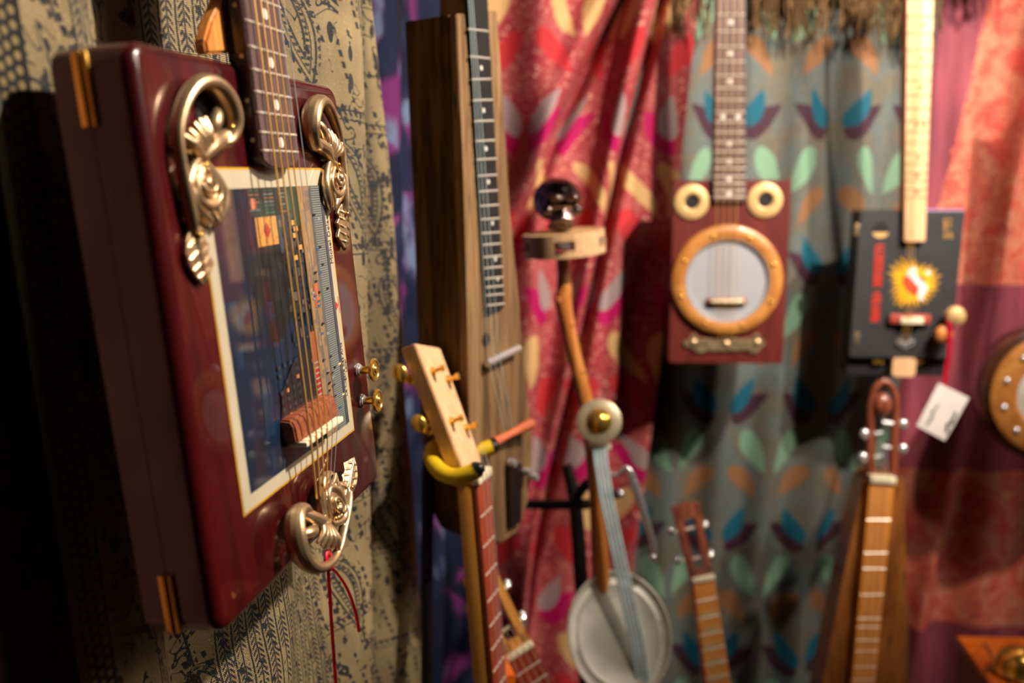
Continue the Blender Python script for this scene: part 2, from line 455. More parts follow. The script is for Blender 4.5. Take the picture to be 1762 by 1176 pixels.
def nn(x, y, z=0): return mnoise.noise(Vector((x, y, z)))

def d_gold(s, z):
    q = .013 * math.sin(s * 34 + .6 + .5 * math.sin(z * 5)) * min(1, max(0, (s - .06) / .05)) + .006 * nn(s * 14, z * 2.6) + .0022 * nn(s * 60, z * 5, 3)
    return q * (1 - .5 * g(s - .0, .05))
p0 = lambda s, off=0: ((LP0 + LD * s + LN * off).x, (LP0 + LD * s + LN * off).y)
curtain('patterned_curtain', [p0(.022), p0(.12), p0(.24, .0), p0(.33, .006), p0(.395, .012), p0(.425, .004), p0(.425, -.03)],
        .25, 2.2, d_gold, M_goldc, 260, 330, 'gold curtain with navy vines and a beaded border behind the big dark red guitar',
        shear=lambda f, z: (1 - f) ** 3 * (1.5 - z) * .105 + max(0, f - .6) * (1.4 - z) * .05)
def d_gold2(s, z):
    return .018 * math.sin(s * 55 + .8 * math.sin(z * 3.2) + 1) + .008 * nn(s * 12, z * 3, 7) + .003 * nn(s * 60, z * 6, 9)
curtain('patterned_curtain', [p0(.415, -.060), p0(.46, -.045), p0(.52, -.022), p0(.57, -.006), p0(.590, -.03), p0(.585, -.06)],
        .25, 2.2, d_gold2, M_goldc2, 170, 300, 'olive gold floral curtain fold beside the blue cloth, right of the big guitar',
        shear=lambda f, z: f * (1.31 - z) * .33)
def d_blue(s, z): return .02 * math.sin(s * 45 + 1.2 * math.sin(z * 3)) + .01 * nn(s * 10, z * 2, 4)
curtain('tie_dye_curtain', [(-.245, .98), (-.20, 1.10), (-.13, 1.25), (-.06, 1.40)], .2, 2.2, d_blue, M_tie, 120, 160,
        'blue and purple tie-dyed cloth in the shadow behind the barn wood guitar')
curtain('brown_cloth', [p0(-.20, -.045), p0(-.08, -.045), p0(.072, -.045)], .25, 2.2, lambda s, z: .006 * math.sin(s * 40), M_brownc, 60, 90,
        'dim brown cloth hanging at the far left edge', shear=lambda f, z: f * (1.297 - z) * .246)
def ridge(X, z, x_top, x_bot, w, a, zt=1.85, zb=.95):
    f = (zt - z) / (zt - zb); return a * g(X - (x_top + (x_bot - x_top) * f), w)
def d_red(s, z):
    X = -.14 + s * .99
    q = .012 * math.sin(X * 42 + 1.5 * math.sin(z * 2.2)) + .010 * nn(X * 8, z * 2, 2)
    q += ridge(X, z, .145, -.20, .026, .05, 1.79) - ridge(X, z, .185, -.17, .011, .06, 1.79) + ridge(X, z, .215, .075, .018, .045, 1.79) - ridge(X, z, .246, .106, .009, .055, 1.79)
    q += ridge(X, z, .04, .03, .03, .03)
    q -= .14 * min(.4, max(0, 1.14 - z))
    return q
curtain('scarf_curtain', [(-.14, 1.47), (.0, 1.49), (.15, 1.51), (.305, 1.51)], .2, 2.2, d_red, M_redc, 240, 240,
        'bright red drop-patterned scarf hanging behind the tambourine stick', shear=lambda f, z: -max(0, f - .3) * (1.6 - z) * .12 + .0)
def d_teal(s, z):
    X = .21 + s
    return .010 * math.sin(X * 62 + .6 * math.sin(z * 3)) + .009 * nn(X * 9, z * 1.5, 5) + .003 * nn(X * 40, z * 5, 8) - .10 * min(.4, max(0, 1.12 - z))
curtain('scarf_curtain', [(.19, 1.555), (.4, 1.545), (.60, 1.545), (.755, 1.56)], .2, 2.2, d_teal, M_teal, 240, 240,
        'grey teal scarf with plum, mint and tan drops behind the red banjo box', shear=lambda f, z: (z - 1.6) * .045 * f)
def d_rose(s, z):
    X = s
    q = .010 * math.sin(X * 50 + .7 * math.sin(z * 2.4)) + .008 * nn(X * 9, z * 2, 11)
    q += ridge(X, z, .30, .20, .020, .035, 1.8, 1.0) + ridge(X, z, .12, .10, .02, .02)
    return q
curtain('pashmina_curtain', [(.67, 1.64), (.80, 1.62), (1.0, 1.585), (1.28, 1.55)], .2, 2.2, d_rose, M_rosec, 240, 220,
        'plum rose pashmina with orange paisley bands at the right edge')
# fringe on the upper edge of the teal scarf (nobody could count the threads)
bm = BM(); rnd = random.Random(3)
for k in range(520):
    x = rnd.uniform(.275, .735)
    if .345 < x < .41 or rnd.random() < .25 * (1 + math.sin(x * 60)): continue
    L = rnd.uniform(.06, .15); y = 1.515 + rnd.uniform(-.012, .012)
    z = 1.855; pts = [(x, y, z)]
    for i in range(3): pts.append((x + rnd.uniform(-.008, .008), y - rnd.uniform(0, .006), z - L * (i + 1) / 3))
    tube(bm, pts, .0016, seg=4, smooth=2)
fr_ = add('fringe', bm, M_fringe); tag(fr_, 'olive gold thread fringe along the top of the teal scarf', 'fringe', kind='stuff')
bm = BM()
for k in range(60):
    x = rnd.uniform(.78, .90); L = rnd.uniform(.03, .09); y = 1.525; z = 1.88
    tube(bm, [(x, y, z), (x + rnd.uniform(-.006, .006), y, z - L * .5), (x + rnd.uniform(-.01, .01), y, z - L)], .0016, seg=4, smooth=2)
fr2 = add('fringe', bm, M_fringe); tag(fr2, 'short dark thread fringe over the plum rose pashmina', 'fringe', kind='stuff')

# ------------------------------------------------------------------ the big dark red box guitar (box coordinates: x across, y up, z out)
v3 = [0.1008071, 1.35977622, 0.19161479]
th = math.sqrt(sum(a * a for a in v3)); RB = Matrix.Rotation(th, 3, Vector(v3) / th)
FB = (T(*(CAM + MC @ Vector((-0.1511089, -0.15530955, -0.43735052)))) @ (MC @ RB).to_4x4())
BW, BH, BD = .2394, .300, .0425
G = thing('box_guitar', 'big dark red lacquered box guitar with framed print and gold scroll castings', 'guitar', FB)
def rrect(x0, x1, y0, y1, r, seg=6):
    out = []
    for cx, cy, a0 in ((x1 - r, y1 - r, 0), (x0 + r, y1 - r, 90), (x0 + r, y0 + r, 180), (x1 - r, y0 + r, 270)):
        for k in range(seg + 1):
            a = R(a0 + 90 * k / seg); out.append((cx + r * math.cos(a), cy + r * math.sin(a)))
    return out
# lid and base with vertical rounded corners
def case(z0, z1, r):
    bm = BM(); poly = rrect(0, BW, 0, BH, .012)
    # rounded toward the viewer-side edge: bevel vertical edges of section in xz
    prism(bm, poly, z0, z1)
    return bm
bm = BM(); RE = .0062; loops = [(0, -.0255), (0, -RE)] + [(RE * (1 - math.cos(R(a))), -RE + RE * math.sin(R(a))) for a in (15, 30, 45, 60, 75, 90)]
rings = [[bm.verts.new((x, y, z)) for x, y in rrect(i_, BW - i_, i_, BH - i_, .012 - i_)] for i_, z in loops]
for a_, b_ in zip(rings, rings[1:]):
    for k in range(len(a_)): bm.faces.new((a_[k], a_[(k + 1) % len(a_)], b_[(k + 1) % len(b_)], b_[k]))
bm.faces.new(rings[0][::-1]); bm.faces.new(rings[-1])
add('lid', bm, M_lac, G)
bm = case(-BD, -.0260, .004); add('box_base', bm, M_lac, G)
for (ya, yb) in ((.262, .296), (.004, .036)):
    bm = BM(); box(bm, -.0016, .0004, ya, yb, -.0300, -.0214, bev=.0004)
    n_ = 9
    h = add('hinge', bm, M_brass, G)
    bm = BM(); tube(bm, [(-.0016, ya, -.0257), (-.0016, yb, -.0257)], .0016, seg=10)
    add('hinge_barrel', bm, M_brass, h)
# paper label, gold rule, printed picture
px0, px1, py0, py1 = .0372, .1989, .0524, .2417
bm = BM(); box(bm, px0, px1, py0, py1, .0, .0004); add('gold_rule', bm, M_rule, G)
bm = BM(); box(bm, px0 + .0014, px1 - .0014, py0 + .0014, py1 - .0014, .0002, .0006); add('paper_mount', bm, M_cream, G)
ix0, ix1, iy0, iy1 = .0472, .1880, .0620, .2300
# generic night street picture: flat coloured print, picture-up is -x
vs = []; fs = []; cols = []
lay = [0.0008]
def quad(x0, x1, y0, y1, col, rot=0):
    lay[0] += 2e-6
    x0, x1 = max(ix0, min(ix1, x0)), max(ix0, min(ix1, x1)); y0, y1 = max(iy0, min(iy1, y0)), max(iy0, min(iy1, y1))
    b = len(vs); vs.extend([(x0, y0, lay[0]), (x1, y0, lay[0]), (x1, y1, lay[0]), (x0, y1, lay[0])]); fs.append((b, b + 1, b + 2, b + 3)); cols.append(c(*col))
def poly(pts, col):
    lay[0] += 2e-6; b = len(vs); vs.extend([(max(ix0, min(ix1, x)), max(iy0, min(iy1, y)), lay[0]) for x, y in pts]); fs.append(tuple(range(b, b + len(pts)))); cols.append(c(*col))
rp = random.Random(11)
W_ = ix1 - ix0
quad(ix0, ix1, iy0, iy1, (14, 34, 56))
for k in range(46):                       # soft sky patches
    x = rp.uniform(ix0, ix0 + .07); y = rp.uniform(iy0, iy1); a = rp.uniform(.004, .016); b = rp.uniform(.01, .05)
    quad(x, x + a, y, y + b, rp.choice([(16, 42, 68), (12, 30, 50), (20, 48, 70), (26, 30, 46), (12, 28, 46)]))
quad(ix0, ix0 + .02, iy1 - .06, iy1, (44, 30, 48))
for k in range(60):                       # dark tree mass
    a = rp.uniform(0, 2 * PI); r_ = rp.random() ** .5; x = .112 + r_ * .028 * math.cos(a); y = .175 + r_ * .034 * math.sin(a); s_ = rp.uniform(.003, .010)
    poly([(x + s_ * math.cos(q), y + s_ * math.sin(q)) for q in (.2, 1.4, 2.7, 3.9, 5.2)], rp.choice([(18, 22, 24), (26, 30, 30), (22, 28, 34), (30, 34, 40)]))
quad(.086, .150, .213, iy1, (36, 34, 34))  # terrace of houses, upper part
for i in range(7):
    for j in range(3):
        quad(.088 + j * .018, .100 + j * .018, .2145 + i * .0022, .2157 + i * .0022, rp.choice([(60, 84, 76), (96, 100, 104), (44, 60, 58), (120, 84, 60)]))
quad(.135, .152, .205, iy1, (36, 66, 54)); quad(.090, .096, .218, .224, (206, 120, 90))
quad(.092, .118, .196, .213, (204, 144, 72)); poly([(.105, .200), (.110, .205), (.105, .210), (.100, .205)], (172, 56, 34))   # lit gable
for k in range(26): x = rp.uniform(.093, .117); y = rp.uniform(.197, .212); quad(x, x + .001, y, y + .0012, (160, 96, 50))
quad(.118, .126, .190, .213, (50, 62, 78))
for k in range(150):                      # busy street strip of houses
    x = rp.uniform(.118, .150); y = rp.uniform(.075, .213); a = rp.uniform(.0015, .006)
    quad(x, x + a, y, y + a * rp.uniform(.5, 1.5), rp.choice([(40, 52, 54), (58, 62, 66), (72, 58, 50), (34, 40, 44), (96, 88, 84), (28, 44, 46), (24, 26, 30)]))
for x, y in ((.137, .198), (.137, .206), (.142, .190), (.134, .184), (.139, .202)): quad(x, x + .006, y, y + .003, (212, 156, 84))
quad(.150, .168, iy0, iy1, (150, 122, 92))    # trodden street
for k in range(80): x = rp.uniform(.150, .168); y = rp.uniform(iy0, iy1); quad(x, x + rp.uniform(.001, .006), y, y + rp.uniform(.002, .012), rp.choice([(166, 134, 98), (134, 108, 86), (120, 106, 96), (170, 128, 86)]))
poly([(.088, .078), (.122, .070), (.150, .074), (.150, .128), (.118, .124), (.096, .108)], (38, 34, 38))   # house block below
for i in range(9):
    for j in range(7):
        x = .094 + j * .0078; y = .080 + i * .0052
        if rp.random() < .85: quad(x, x + .0034, y, y + .0024, rp.choice([(56, 66, 74), (30, 52, 62), (70, 64, 66), (60, 62, 58), (224, 140, 88), (48, 62, 84)]))
quad(.143, .152, .104, .136, (156, 84, 56)); quad(.145, .152, .084, .112, (178, 40, 40))
for i in range(10): quad(.1445, .152, .082 + i * .0036, .0832 + i * .0036, (150, 150, 130))
quad(.157, .163, .150, .166, (214, 108, 52))
quad(.168, ix1, iy0, iy1, (92, 96, 96))        # snow with railings
for i in range(110):
    y = iy0 + (iy1 - iy0) * i / 110; quad(.170, .183, y, y + .0005, (150, 156, 150))
quad(.184, ix1, iy0, iy1, (70, 76, 86))
for k in range(34):                            # tiny strollers, generic dabs
    x = rp.uniform(.150, .176); y = rp.uniform(iy0, iy1 - .02); col = rp.choice([(24, 22, 26), (30, 26, 30), (60, 96, 140), (150, 150, 160), (26, 30, 40)])
    poly([(x, y), (x + .004, y + .0006), (x + .0052, y + .0018), (x + .003, y + .0016), (x + .0005, y + .0022)], col)
me = bpy.data.meshes.new('printed_picture'); me.from_pydata(vs, [], fs)
ca = me.color_attributes.new('Col', 'FLOAT_COLOR', 'CORNER'); k = 0
for f in me.polygons:
    for li in f.loop_indices: ca.data[li].color = cols[f.index]
mp_, t_, p_ = newmat('printed_ink', .4, 0, 1, .02); at_ = t_.nodes.new('ShaderNodeAttribute'); at_.attribute_name = 'Col'
t_.links.new(at_.outputs['Color'], p_.inputs['Base Color']); me.materials.append(mp_)
add('printed_picture', None, None, G, mesh=me, label='glossy night street print, picture turned on its side')
def text(body, size, M, mat, parent, name='lettering', ext=.00008, align='LEFT', sx=1.0):
    cu = bpy.data.curves.new(name, 'FONT'); cu.body = body; cu.size = size; cu.extrude = ext; cu.align_x = align; cu.resolution_u = 2
    o = bpy.data.objects.new(name, cu); COL.objects.link(o); bpy.context.view_layer.update()
    me = bpy.data.meshes.new_from_object(o.evaluated_get(bpy.context.evaluated_depsgraph_get())); bpy.data.objects.remove(o)
    me.transform(M @ Matrix.Diagonal((sx, 1, 1, 1))); me.materials.clear(); me.materials.append(mat)
    return add(name, None, None, parent, mesh=me)
text('Michel Delacroix', .0064, T(.1955, .1755, .0007) @ RZ(PI / 2), M_ink2, G, sx=1.0)
text('Le Cigare des Arts', .0052, T(.1935, .0800, .0007) @ RZ(PI / 2), M_ink2, G)
text('Laliar', .0046, T(.1972, .0970, .0007) @ RZ(PI / 2), M_ink2, G)
bm = BM(); prism(bm, [(.1915, .143), (.1955, .146), (.1915, .149), (.1900, .146)], .0006, .0008); prism(bm, [(.1962, .140), (.1966, .140), (.1966, .152), (.1962, .152)], .0006, .0008)
add('red_emblem', bm, M_red, G)
# neck
fx0, fx1 = .096, .144; ftop = .0085
bm = BM(); prism(bm, rrect(fx0 + .001, fx1 - .001, .243, .62, .006), .0, .0050); add('neck', bm, M_black, G)
bm = BM(); box(bm, fx0 + .026, fx1 - .003, .302, .62, -.020, .0, bev=.004); add('neck_heel', bm, M_black, G)
bm = BM()
pf = [(fx0, .62), (fx0, .250), (fx0 + .002, .245), (fx0 + .009, .2415), (fx0 + .024, .2398), (fx1 - .009, .2415), (fx1 - .002, .245), (fx1, .250), (fx1, .62)]
prism(bm, pf, .0050, ftop, bev=.0007); add('fingerboard', bm, M_rose, G)
fy = [loc(FB, x, y, ftop).y for x, y in ((449, 259), (443, 227), (441, 193), (438, 157), (435, 119), (432, 80), (428, 36))]
while fy[-1] < .6: fy.append(fy[-1] + (fy[-1] - fy[-2]) * 1.04)
for y in fy:
    bm = BM(); tube(bm, [(fx0 + .0005, y, ftop), (fx1 - .0005, y, ftop)], .00085, seg=6); add('fret', bm, M_frt, G)
for a, b in ((0, 1), (2, 3), (4, 5), (6, 7), (9, 10)):
    y = (fy[a] + fy[b]) / 2
    bm = BM(); lathe(bm, [(0, 0), (.0032, 0), (.0032, .0003), (0, .0003)], 16, T(.122, y, ftop)); add('fret_marker', bm, M_pearl, G)
    bm = BM(); lathe(bm, [(0, 0), (.0014, 0), (.0014, .0006), (0, .0006)], 10, T(fx0 + .0006, y + .001, .0040) @ RY(-PI / 2)); add('side_marker', bm, M_pearl, G)
# bridge
bm = BM()
prism(bm, [(.077, 0), (.0925, 0), (.0915, .008), (.088, .0100), (.077, .0108)], .090, .153, bev=.0012, M=Matrix(((0, 0, 1, 0), (1, 0, 0, 0), (0, 1, 0, 0), (0, 0, 0, 1))))
add('bridge', bm, M_mahog, G)
bm = BM(); box(bm, .094, .151, .0735, .0768, .0006, .0145, bev=.0006); add('saddle', bm, M_bone, G)
# strings
for i in range(6):
    x = .0985 + i * .0082; r_ = (.00075, .00065, .00055, .00048, .00028, .00025)[i]; mt = M_strg if i < 4 else M_strs
    bm = BM(); tube(bm, [(x + .003 - i * .0011, .62, .0125), (x, .0752, .0152)], r_, seg=6)
    tube(bm, [(x, .0752, .0152), (.101 + i * .0050, .038, .0130)], r_, seg=6); add('string', bm, mt, G)
# ornaments
rzp = lambda a, b: loc(FB, 500 + a / 4.057, 150 + b / 4.057, .006)
CXY = rzp(325, 630)
def op(a, b): v = rzp(a, b); return Vector((-(v.x - CXY.x), v.y - CXY.y))   # left-hand version about the flower centre
def casting():
    bm = BM()
    def tb(pts, rad, z, seg=10, flat=1.0):
        P = []; n = len(pts)
        for i, (a, b) in enumerate(pts):
            q = op(a, b); zz = z[i] if hasattr(z, '__len__') else z; P.append((q.x, q.y, zz))
        tube(bm, P, [r * .00125 for r in rad], seg=seg, smooth=5, up=Vector((0, 0, 1)), flat=flat)
    m = .001
    tb([(215, 425), (175, 405), (145, 345), (130, 270), (136, 180), (160, 118), (197, 98), (245, 130), (295, 215), (338, 330), (362, 440), (374, 560), (384, 680), (390, 790), (394, 860)],
       [2.2, 2.8, 3.3, 3.8, 4.0, 3.8, 3.4, 2.9, 2.4, 2.0, 1.9, 1.9, 2.0, 2.1, 1.7], [.004, .005, .006, .0068, .0072, .0072, .007, .0066, .006, .0055, .0052, .005, .005, .0045, .004], 12, 1.45)
    tb([(178, 235), (196, 272), (218, 320), (235, 370)], [1.5, 2.7, 3.0, 2.4], [.0055, .007, .007, .005])           # thumb bud in the loop
    for a, b, c_, d in ((270, 470, 250, 292), (280, 470, 272, 305), (292, 475, 296, 330), (305, 480, 322, 368), (312, 490, 348, 398)):
        tb([(a - 12, b), ((a + c_) / 2, (b + d) / 2), (c_, d)], [2.0, 1.9, 1.2], [.005, .0085, .0065], 8)         # fan of petals
    tb([(165, 360), (205, 400), (250, 440), (290, 500)], [2.4, 3.4, 3.6, 2.2], [.005, .0055, .006, .005])
    tb([(215, 420), (290, 455), (365, 450)], [2.8, 3.2, 1.6], .0035)
    # flower bud: outer shells, inner petals
    q = op(310, 680); ell(bm, (q.x, q.y, .002), (.0112, .0172, .0052), 20)
    tb([(292, 500), (262, 600), (252, 690), (270, 780), (305, 862)], [1.5, 2.2, 2.5, 2.4, .9], [.004, .005, .0055, .005, .0035])
    tb([(292, 500), (338, 560), (372, 650), (364, 740), (335, 810), (305, 862)], [1.5, 1.9, 2.1, 2.1, 1.8, .9], [.004, .005, .0055, .005, .0045, .0035])
    tb([(300, 560), (276, 640), (285, 715), (325, 752), (358, 715), (352, 640), (330, 580)], [1.0, 1.5, 1.6, 1.7, 1.5, 1.3, 1.0], .0072)
    tb([(312, 600), (298, 640), (312, 680), (340, 672), (344, 630)], [.8, 1.3, 1.4, 1.3, .8], .0088)
    q = op(325, 636); ell(bm, (q.x, q.y, .0085), (.0030, .0034, .0028), 12)
    tb([(285, 725), (300, 790), (305, 850)], [1.4, 1.5, .8], .0065); tb([(330, 770), (318, 810), (306, 856)], [1.2, 1.2, .7], .0062)
    # leaf with serrated edge and midrib
    ol = [(388, 800), (360, 850), (352, 880), (366, 905), (350, 945), (364, 985), (354, 1045), (378, 1085), (410, 1142), (428, 1085), (437, 1020), (435, 960), (422, 905), (400, 850)]
    pts = [op(a, b) for a, b in ol]
    prism(bm, [(p.x, p.y) for p in pts], .0012, .0036)
    tb([(388, 800), (392, 890), (398, 980), (406, 1125)], [1.6, 1.4, 1.1, .6], .0042, 8)
    q = op(396, 970); ell(bm, (q.x, q.y, .0030), (.0060, .0135, .0016), 14)
    for (a, b), (e, f) in (((392, 880), (362, 855)), ((394, 930), (358, 900)), ((397, 985), (358, 950)), ((400, 1035), (364, 1000)), ((403, 1080), (372, 1060)), ((394, 900), (424, 930)), ((397, 960), (432, 990)), ((401, 1020), (432, 1045)), ((404, 1075), (424, 1085))):
        tb([(a, b), ((a + e) / 2, (b + f) / 2 + 2), (e, f + 6)], [.38, .40, .3], [.0044, .0044, .0037], 6)
    me = bpy.data.meshes.new('casting'); bm.to_mesh(me); bm.free()
    o = bpy.data.objects.new('tmp', me); COL.objects.link(o)
    md = o.modifiers.new('r', 'REMESH'); md.mode = 'VOXEL'; md.voxel_size = .00042; md.use_smooth_shade = True
    sm = o.modifiers.new('s', 'SMOOTH'); sm.iterations = 3; sm.factor = .5
    bpy.context.view_layer.update()
    m2 = bpy.data.meshes.new_from_object(o.evaluated_get(bpy.context.evaluated_depsgraph_get())); bpy.data.objects.remove(o)
    m2.shade_smooth(); m2.materials.clear(); m2.materials.append(M_gold); return m2
cast = casting()
castR = cast.copy(); castR.transform(Matrix.Diagonal((-1, 1, 1, 1))); castR.flip_normals()
def screws(parent, mir, M, extra=()):
    for a, b in ((155, 325), (312, 545), (392, 885)):
        q = op(a, b); q = Vector((q.x * mir, q.y, .0088 if (a, b) != (392, 885) else .0066)); bmm = BM(); ell(bmm, q, (.0015, .0015, .0012), 10); add('screw', bmm, M_brass, parent)
oL = add('scroll_ornament', None, None, G, mesh=cast, M=T(.0345, .2336, 0), label='gold scroll casting on the left of the lid'); screws(oL, 1, None)
oR = add('scroll_ornament', None, None, G, mesh=castR, M=T(CXY.x, CXY.y, 0), label='gold scroll casting on the right of the lid'); screws(oR, -1, None)
TM_ = T(.1247, .0200, .0076) @ Matrix(((-.503, -.863, -.047, 0), (.842, -.501, .198, 0), (-.195, .06, .979, 0), (0, 0, 0, 1)))
castT = cast.copy(); a0_ = op(391, 868); a1_ = op(410, 1140); a0_ = Vector((a0_.x, a0_.y, .004)); a1_ = Vector((a1_.x, a1_.y, .004)); ax_ = (a1_ - a0_).normalized()
cv_ = ((FB @ TM_).inverted() @ CAM - a0_).normalized(); cv_ = (cv_ - ax_ * cv_.dot(ax_)).normalized(); zv_ = (Vector((0, 0, 1)) - ax_ * ax_.z).normalized()
fi_ = math.atan2(ax_.dot(zv_.cross(cv_)), zv_.dot(cv_))
for v_ in castT.vertices:
    q_ = v_.co - a0_; t_s = q_.dot(ax_)
    if t_s > 0 and q_.length < .05: k_ = min(1, t_s / .006); q_ = Matrix.Rotation(fi_ * .38 * k_, 3, ax_) @ q_; v_.co = a0_ + ax_ * t_s + (q_ - ax_ * q_.dot(ax_)) * (1 - .38 * k_)
castT.update()
oT = add('tailpiece', None, None, G, mesh=castT, M=T(.1247, .0200, .0076) @ Matrix(((-.503, -.863, -.047, 0), (.842, -.501, .198, 0), (-.195, .06, .979, 0), (0, 0, 0, 1))), label='gold scroll casting used as a tailpiece'); screws(oT, 1, None)
# dark sound holes behind the loops
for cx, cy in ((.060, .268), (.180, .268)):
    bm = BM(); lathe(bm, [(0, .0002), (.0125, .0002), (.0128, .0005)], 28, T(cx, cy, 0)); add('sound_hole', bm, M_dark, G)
# knobs
for cy in (.0935, .0700):
    cx = .2165
    bm = BM(); lathe(bm, [(.0035, 0), (.0052, 0), (.0054, .0006), (.0054, .0018), (.0046, .0022), (.0046, .0030), (.0032, .0034), (.0032, .0046), (0, .0046)], 12, T(cx, cy, 0)); nu = add('volume_knob_nut', bm, M_chrome, G)
    bm = BM(); lathe(bm, [(0, .0046), (.0028, .0046), (.0028, .0105), (.0050, .0118), (.0082, .0125), (.0088, .0135), (.0086, .0146), (.0070, .0149), (.0066, .0144), (.0050, .0144), (.0044, .0150), (.0030, .0150), (.0022, .0160), (0, .0163)], 32, T(cx, cy, 0)); add('volume_knob', bm, M_brass, G)
# ribbon hanging from the tailpiece
RB_ = thing('ribbon', 'thin red satin ribbon knotted round the gold tailpiece', 'ribbon', at(567, 952, .545))
def strip(bm, pts, wdt, side):
    P = cr([Vector(p) for p in pts], 8); a = []; b = []
    for i, p in enumerate(P):
        a.append(bm.verts.new(p - side * wdt / 2)); b.append(bm.verts.new(p + side * wdt / 2))
    for i in range(len(P) - 1): bm.faces.new((a[i], b[i], b[i + 1], a[i + 1]))
dR = .535; bm = BM()
strip(bm, [at(563, 960, dR), at(566, 1000, dR), at(571, 1080, dR), at(578, 1180, dR), at(584, 1290, dR)], .0034, Vector((.8, -.6, 0)))
strip(bm, [at(563, 975, dR), at(578, 985, dR - .002), at(598, 1015, dR - .003), at(612, 1055, dR - .003), at(618, 1088, dR - .002)], .0030, Vector((.75, -.5, .35)).normalized())
bmesh.ops.solidify(bm, geom=bm.faces[:], thickness=.0003)
add('ribbon_tail', bm, M_ribbon, RB_, world=True)
bm = BM(); tube(bm, [at(571, 962, dR + .004), at(563, 950, dR - .004), at(561, 966, dR - .008), at(565, 980, dR - .004), at(572, 975, dR)], .0014, seg=8, up=BC)
ell(bm, at(565, 978, dR - .003), .0026, 10)
add('ribbon_knot', bm, M_ribbon, RB_, world=True)
# oak block behind the neck
bm = BM(); pp = LP(FB, [(414, -170), (420, 89), (358, 93), (354, 70), (364, 35), (382, 0), (400, -60), (406, -170)], -.004)
OK = thing('oak_block', 'rounded honey oak block behind the neck of the big dark red guitar', 'wood block', FB)
prism(bm, pp, -.012, -.004, bev=.0015); add('block', bm, M_oak, OK)

# ------------------------------------------------------------------ barn wood guitar
FBA = frame(805, 740, .90, 60)
BA = thing('barn_wood_guitar', 'weathered barn wood slide guitar hanging in the dark middle gap', 'guitar', FBA)
out = LP(FBA, [(786, 24), (793, 200), (797, 300), (803, 524), (808, 740), (818, 880), (838, 925), (862, 936), (890, 916), (908, 866), (917, 790), (913, 730), (902, 640), (893, 524), (876, 350), (864, 150), (855, 18)])
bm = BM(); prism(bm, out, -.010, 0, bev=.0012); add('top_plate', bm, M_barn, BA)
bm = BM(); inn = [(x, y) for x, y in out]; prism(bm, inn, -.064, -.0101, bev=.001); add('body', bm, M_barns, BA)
fb = LP(FBA, [(801, -60), (836, -64), (868, 530), (838, 542)], .004)
bm = BM(); prism(bm, fb, 0, .004, bev=.0005); add('fingerboard', bm, M_ebony, BA)
bm = BM(); prism(bm, LP(FBA, [(798, -60), (838, -64), (842, 60), (801, 60)], 0), -.03, 0); add('neck', bm, M_barn, BA)
for y in (50, 97, 137, 173, 209, 243, 275, 303, 330, 355, 378, 402, 422, 443, 462, 480, 495, 509, 526):
    f = y / 530; a = loc(FBA, 802 + 36 * f, y, .004); b = loc(FBA, 836.5 + 31 * f, y + (4 if y < 120 else -3 * f), .004)
    bm = BM(); tube(bm, [a, b], .0011, seg=6); add('fret', bm, M_frt, BA)
for x, y in ((828, 117), (832, 190), (836, 256), (840, 313), (847, 384), (852, 446), (856, 480)):
    bm = BM(); lathe(bm, [(0, 0), (.0025, 0), (.0025, .0004), (0, .0004)], 14, T(*loc(FBA, x, y, .004))); add('fret_marker', bm, M_pearl, BA)
for k in range(3):
    a = loc(FBA, 803 + k * 3, -60, .009); b = loc(FBA, 840 + k * 9, 612 - k * 4, .010); e = loc(FBA, 868 + k * 7, 742 - k * 3, .006)
    bm = BM(); tube(bm, [a, b, e], .00035, seg=5, smooth=1); add('string', bm, M_alu, BA)
a = loc(FBA, 838, 626, .006); b = loc(FBA, 892, 600, .006)
bm = BM(); tube(bm, [a, b], .0045, seg=12); add('chrome_bar_bridge', bm, M_chrome, BA)
bm = BM(); q = loc(FBA, 836, 585, 0); lathe(bm, [(0, .0002), (.006, .0002), (.007, .0012), (.008, .0)], 16, T(q.x, q.y, 0)); add('knot_hole', bm, M_dark, BA)
a = loc(FBA, 850, 762, .005); b = loc(FBA, 913, 730, .012)
bm = BM(); tube(bm, [a, a.lerp(b, .4), b], [.006, .0045, .007], seg=10, smooth=4); add('tail_strap', bm, M_leather, BA)
bm = BM(); prism(bm, LP(FBA, [(868, 802), (892, 797), (890, 898), (871, 908)], 0), 0, .006, bev=.001); add('black_pickup', bm, M_black, BA)
for x, y in ((876, 796), (903, 812), (914, 820)):
    q = loc(FBA, x, y, .003); bm = BM(); lathe(bm, [(0, 0), (.005, 0), (.005, .006), (.0042, .009), (0, .0095)], 16, T(*q)); add('control_knob', bm, M_chrome, BA)
for x, y, s in ((770, 262, .006), (762, 528, .008), (775, 545, .006)):
    q = FBA.inverted() @ at(x, y, .925); bm = BM(); lathe(bm, [(0, .0015), (s * .4, .0015), (s, 0)], 12, T(out[4][0] - .0002 + .0, q.y, q.z) @ RY(-PI / 2)); add('wood_knot', bm, M_barns, BA)

# ------------------------------------------------------------------ generic neck pieces
def tuner(parent, x, y, z, side, mat, post=.010, reach=.012, br=.006, back=-.02):
    bm = BM(); lathe(bm, [(0, 0), (.0038, 0), (.0038, .0012), (.0020, .0018), (.0018, post - .003), (.0028, post - .002), (.0028, post), (0, post + .0008)], 12, T(x, y, z))
    t1 = add('tuner_post', bm, mat, parent)
    bm = BM(); tube(bm, [(x, y, back), (x + side * reach, y, back)], .0016, seg=8)
    lathe(bm, [(0, -.0016), (br, -.0012), (br * 1.1, 0), (br, .0012), (0, .0016)], 14, T(x + side * (reach + br), y, back) @ RX(PI / 2) @ Matrix.Diagonal((1, .8, 1.6, 1)))
    add('tuner_button', bm, mat, parent)

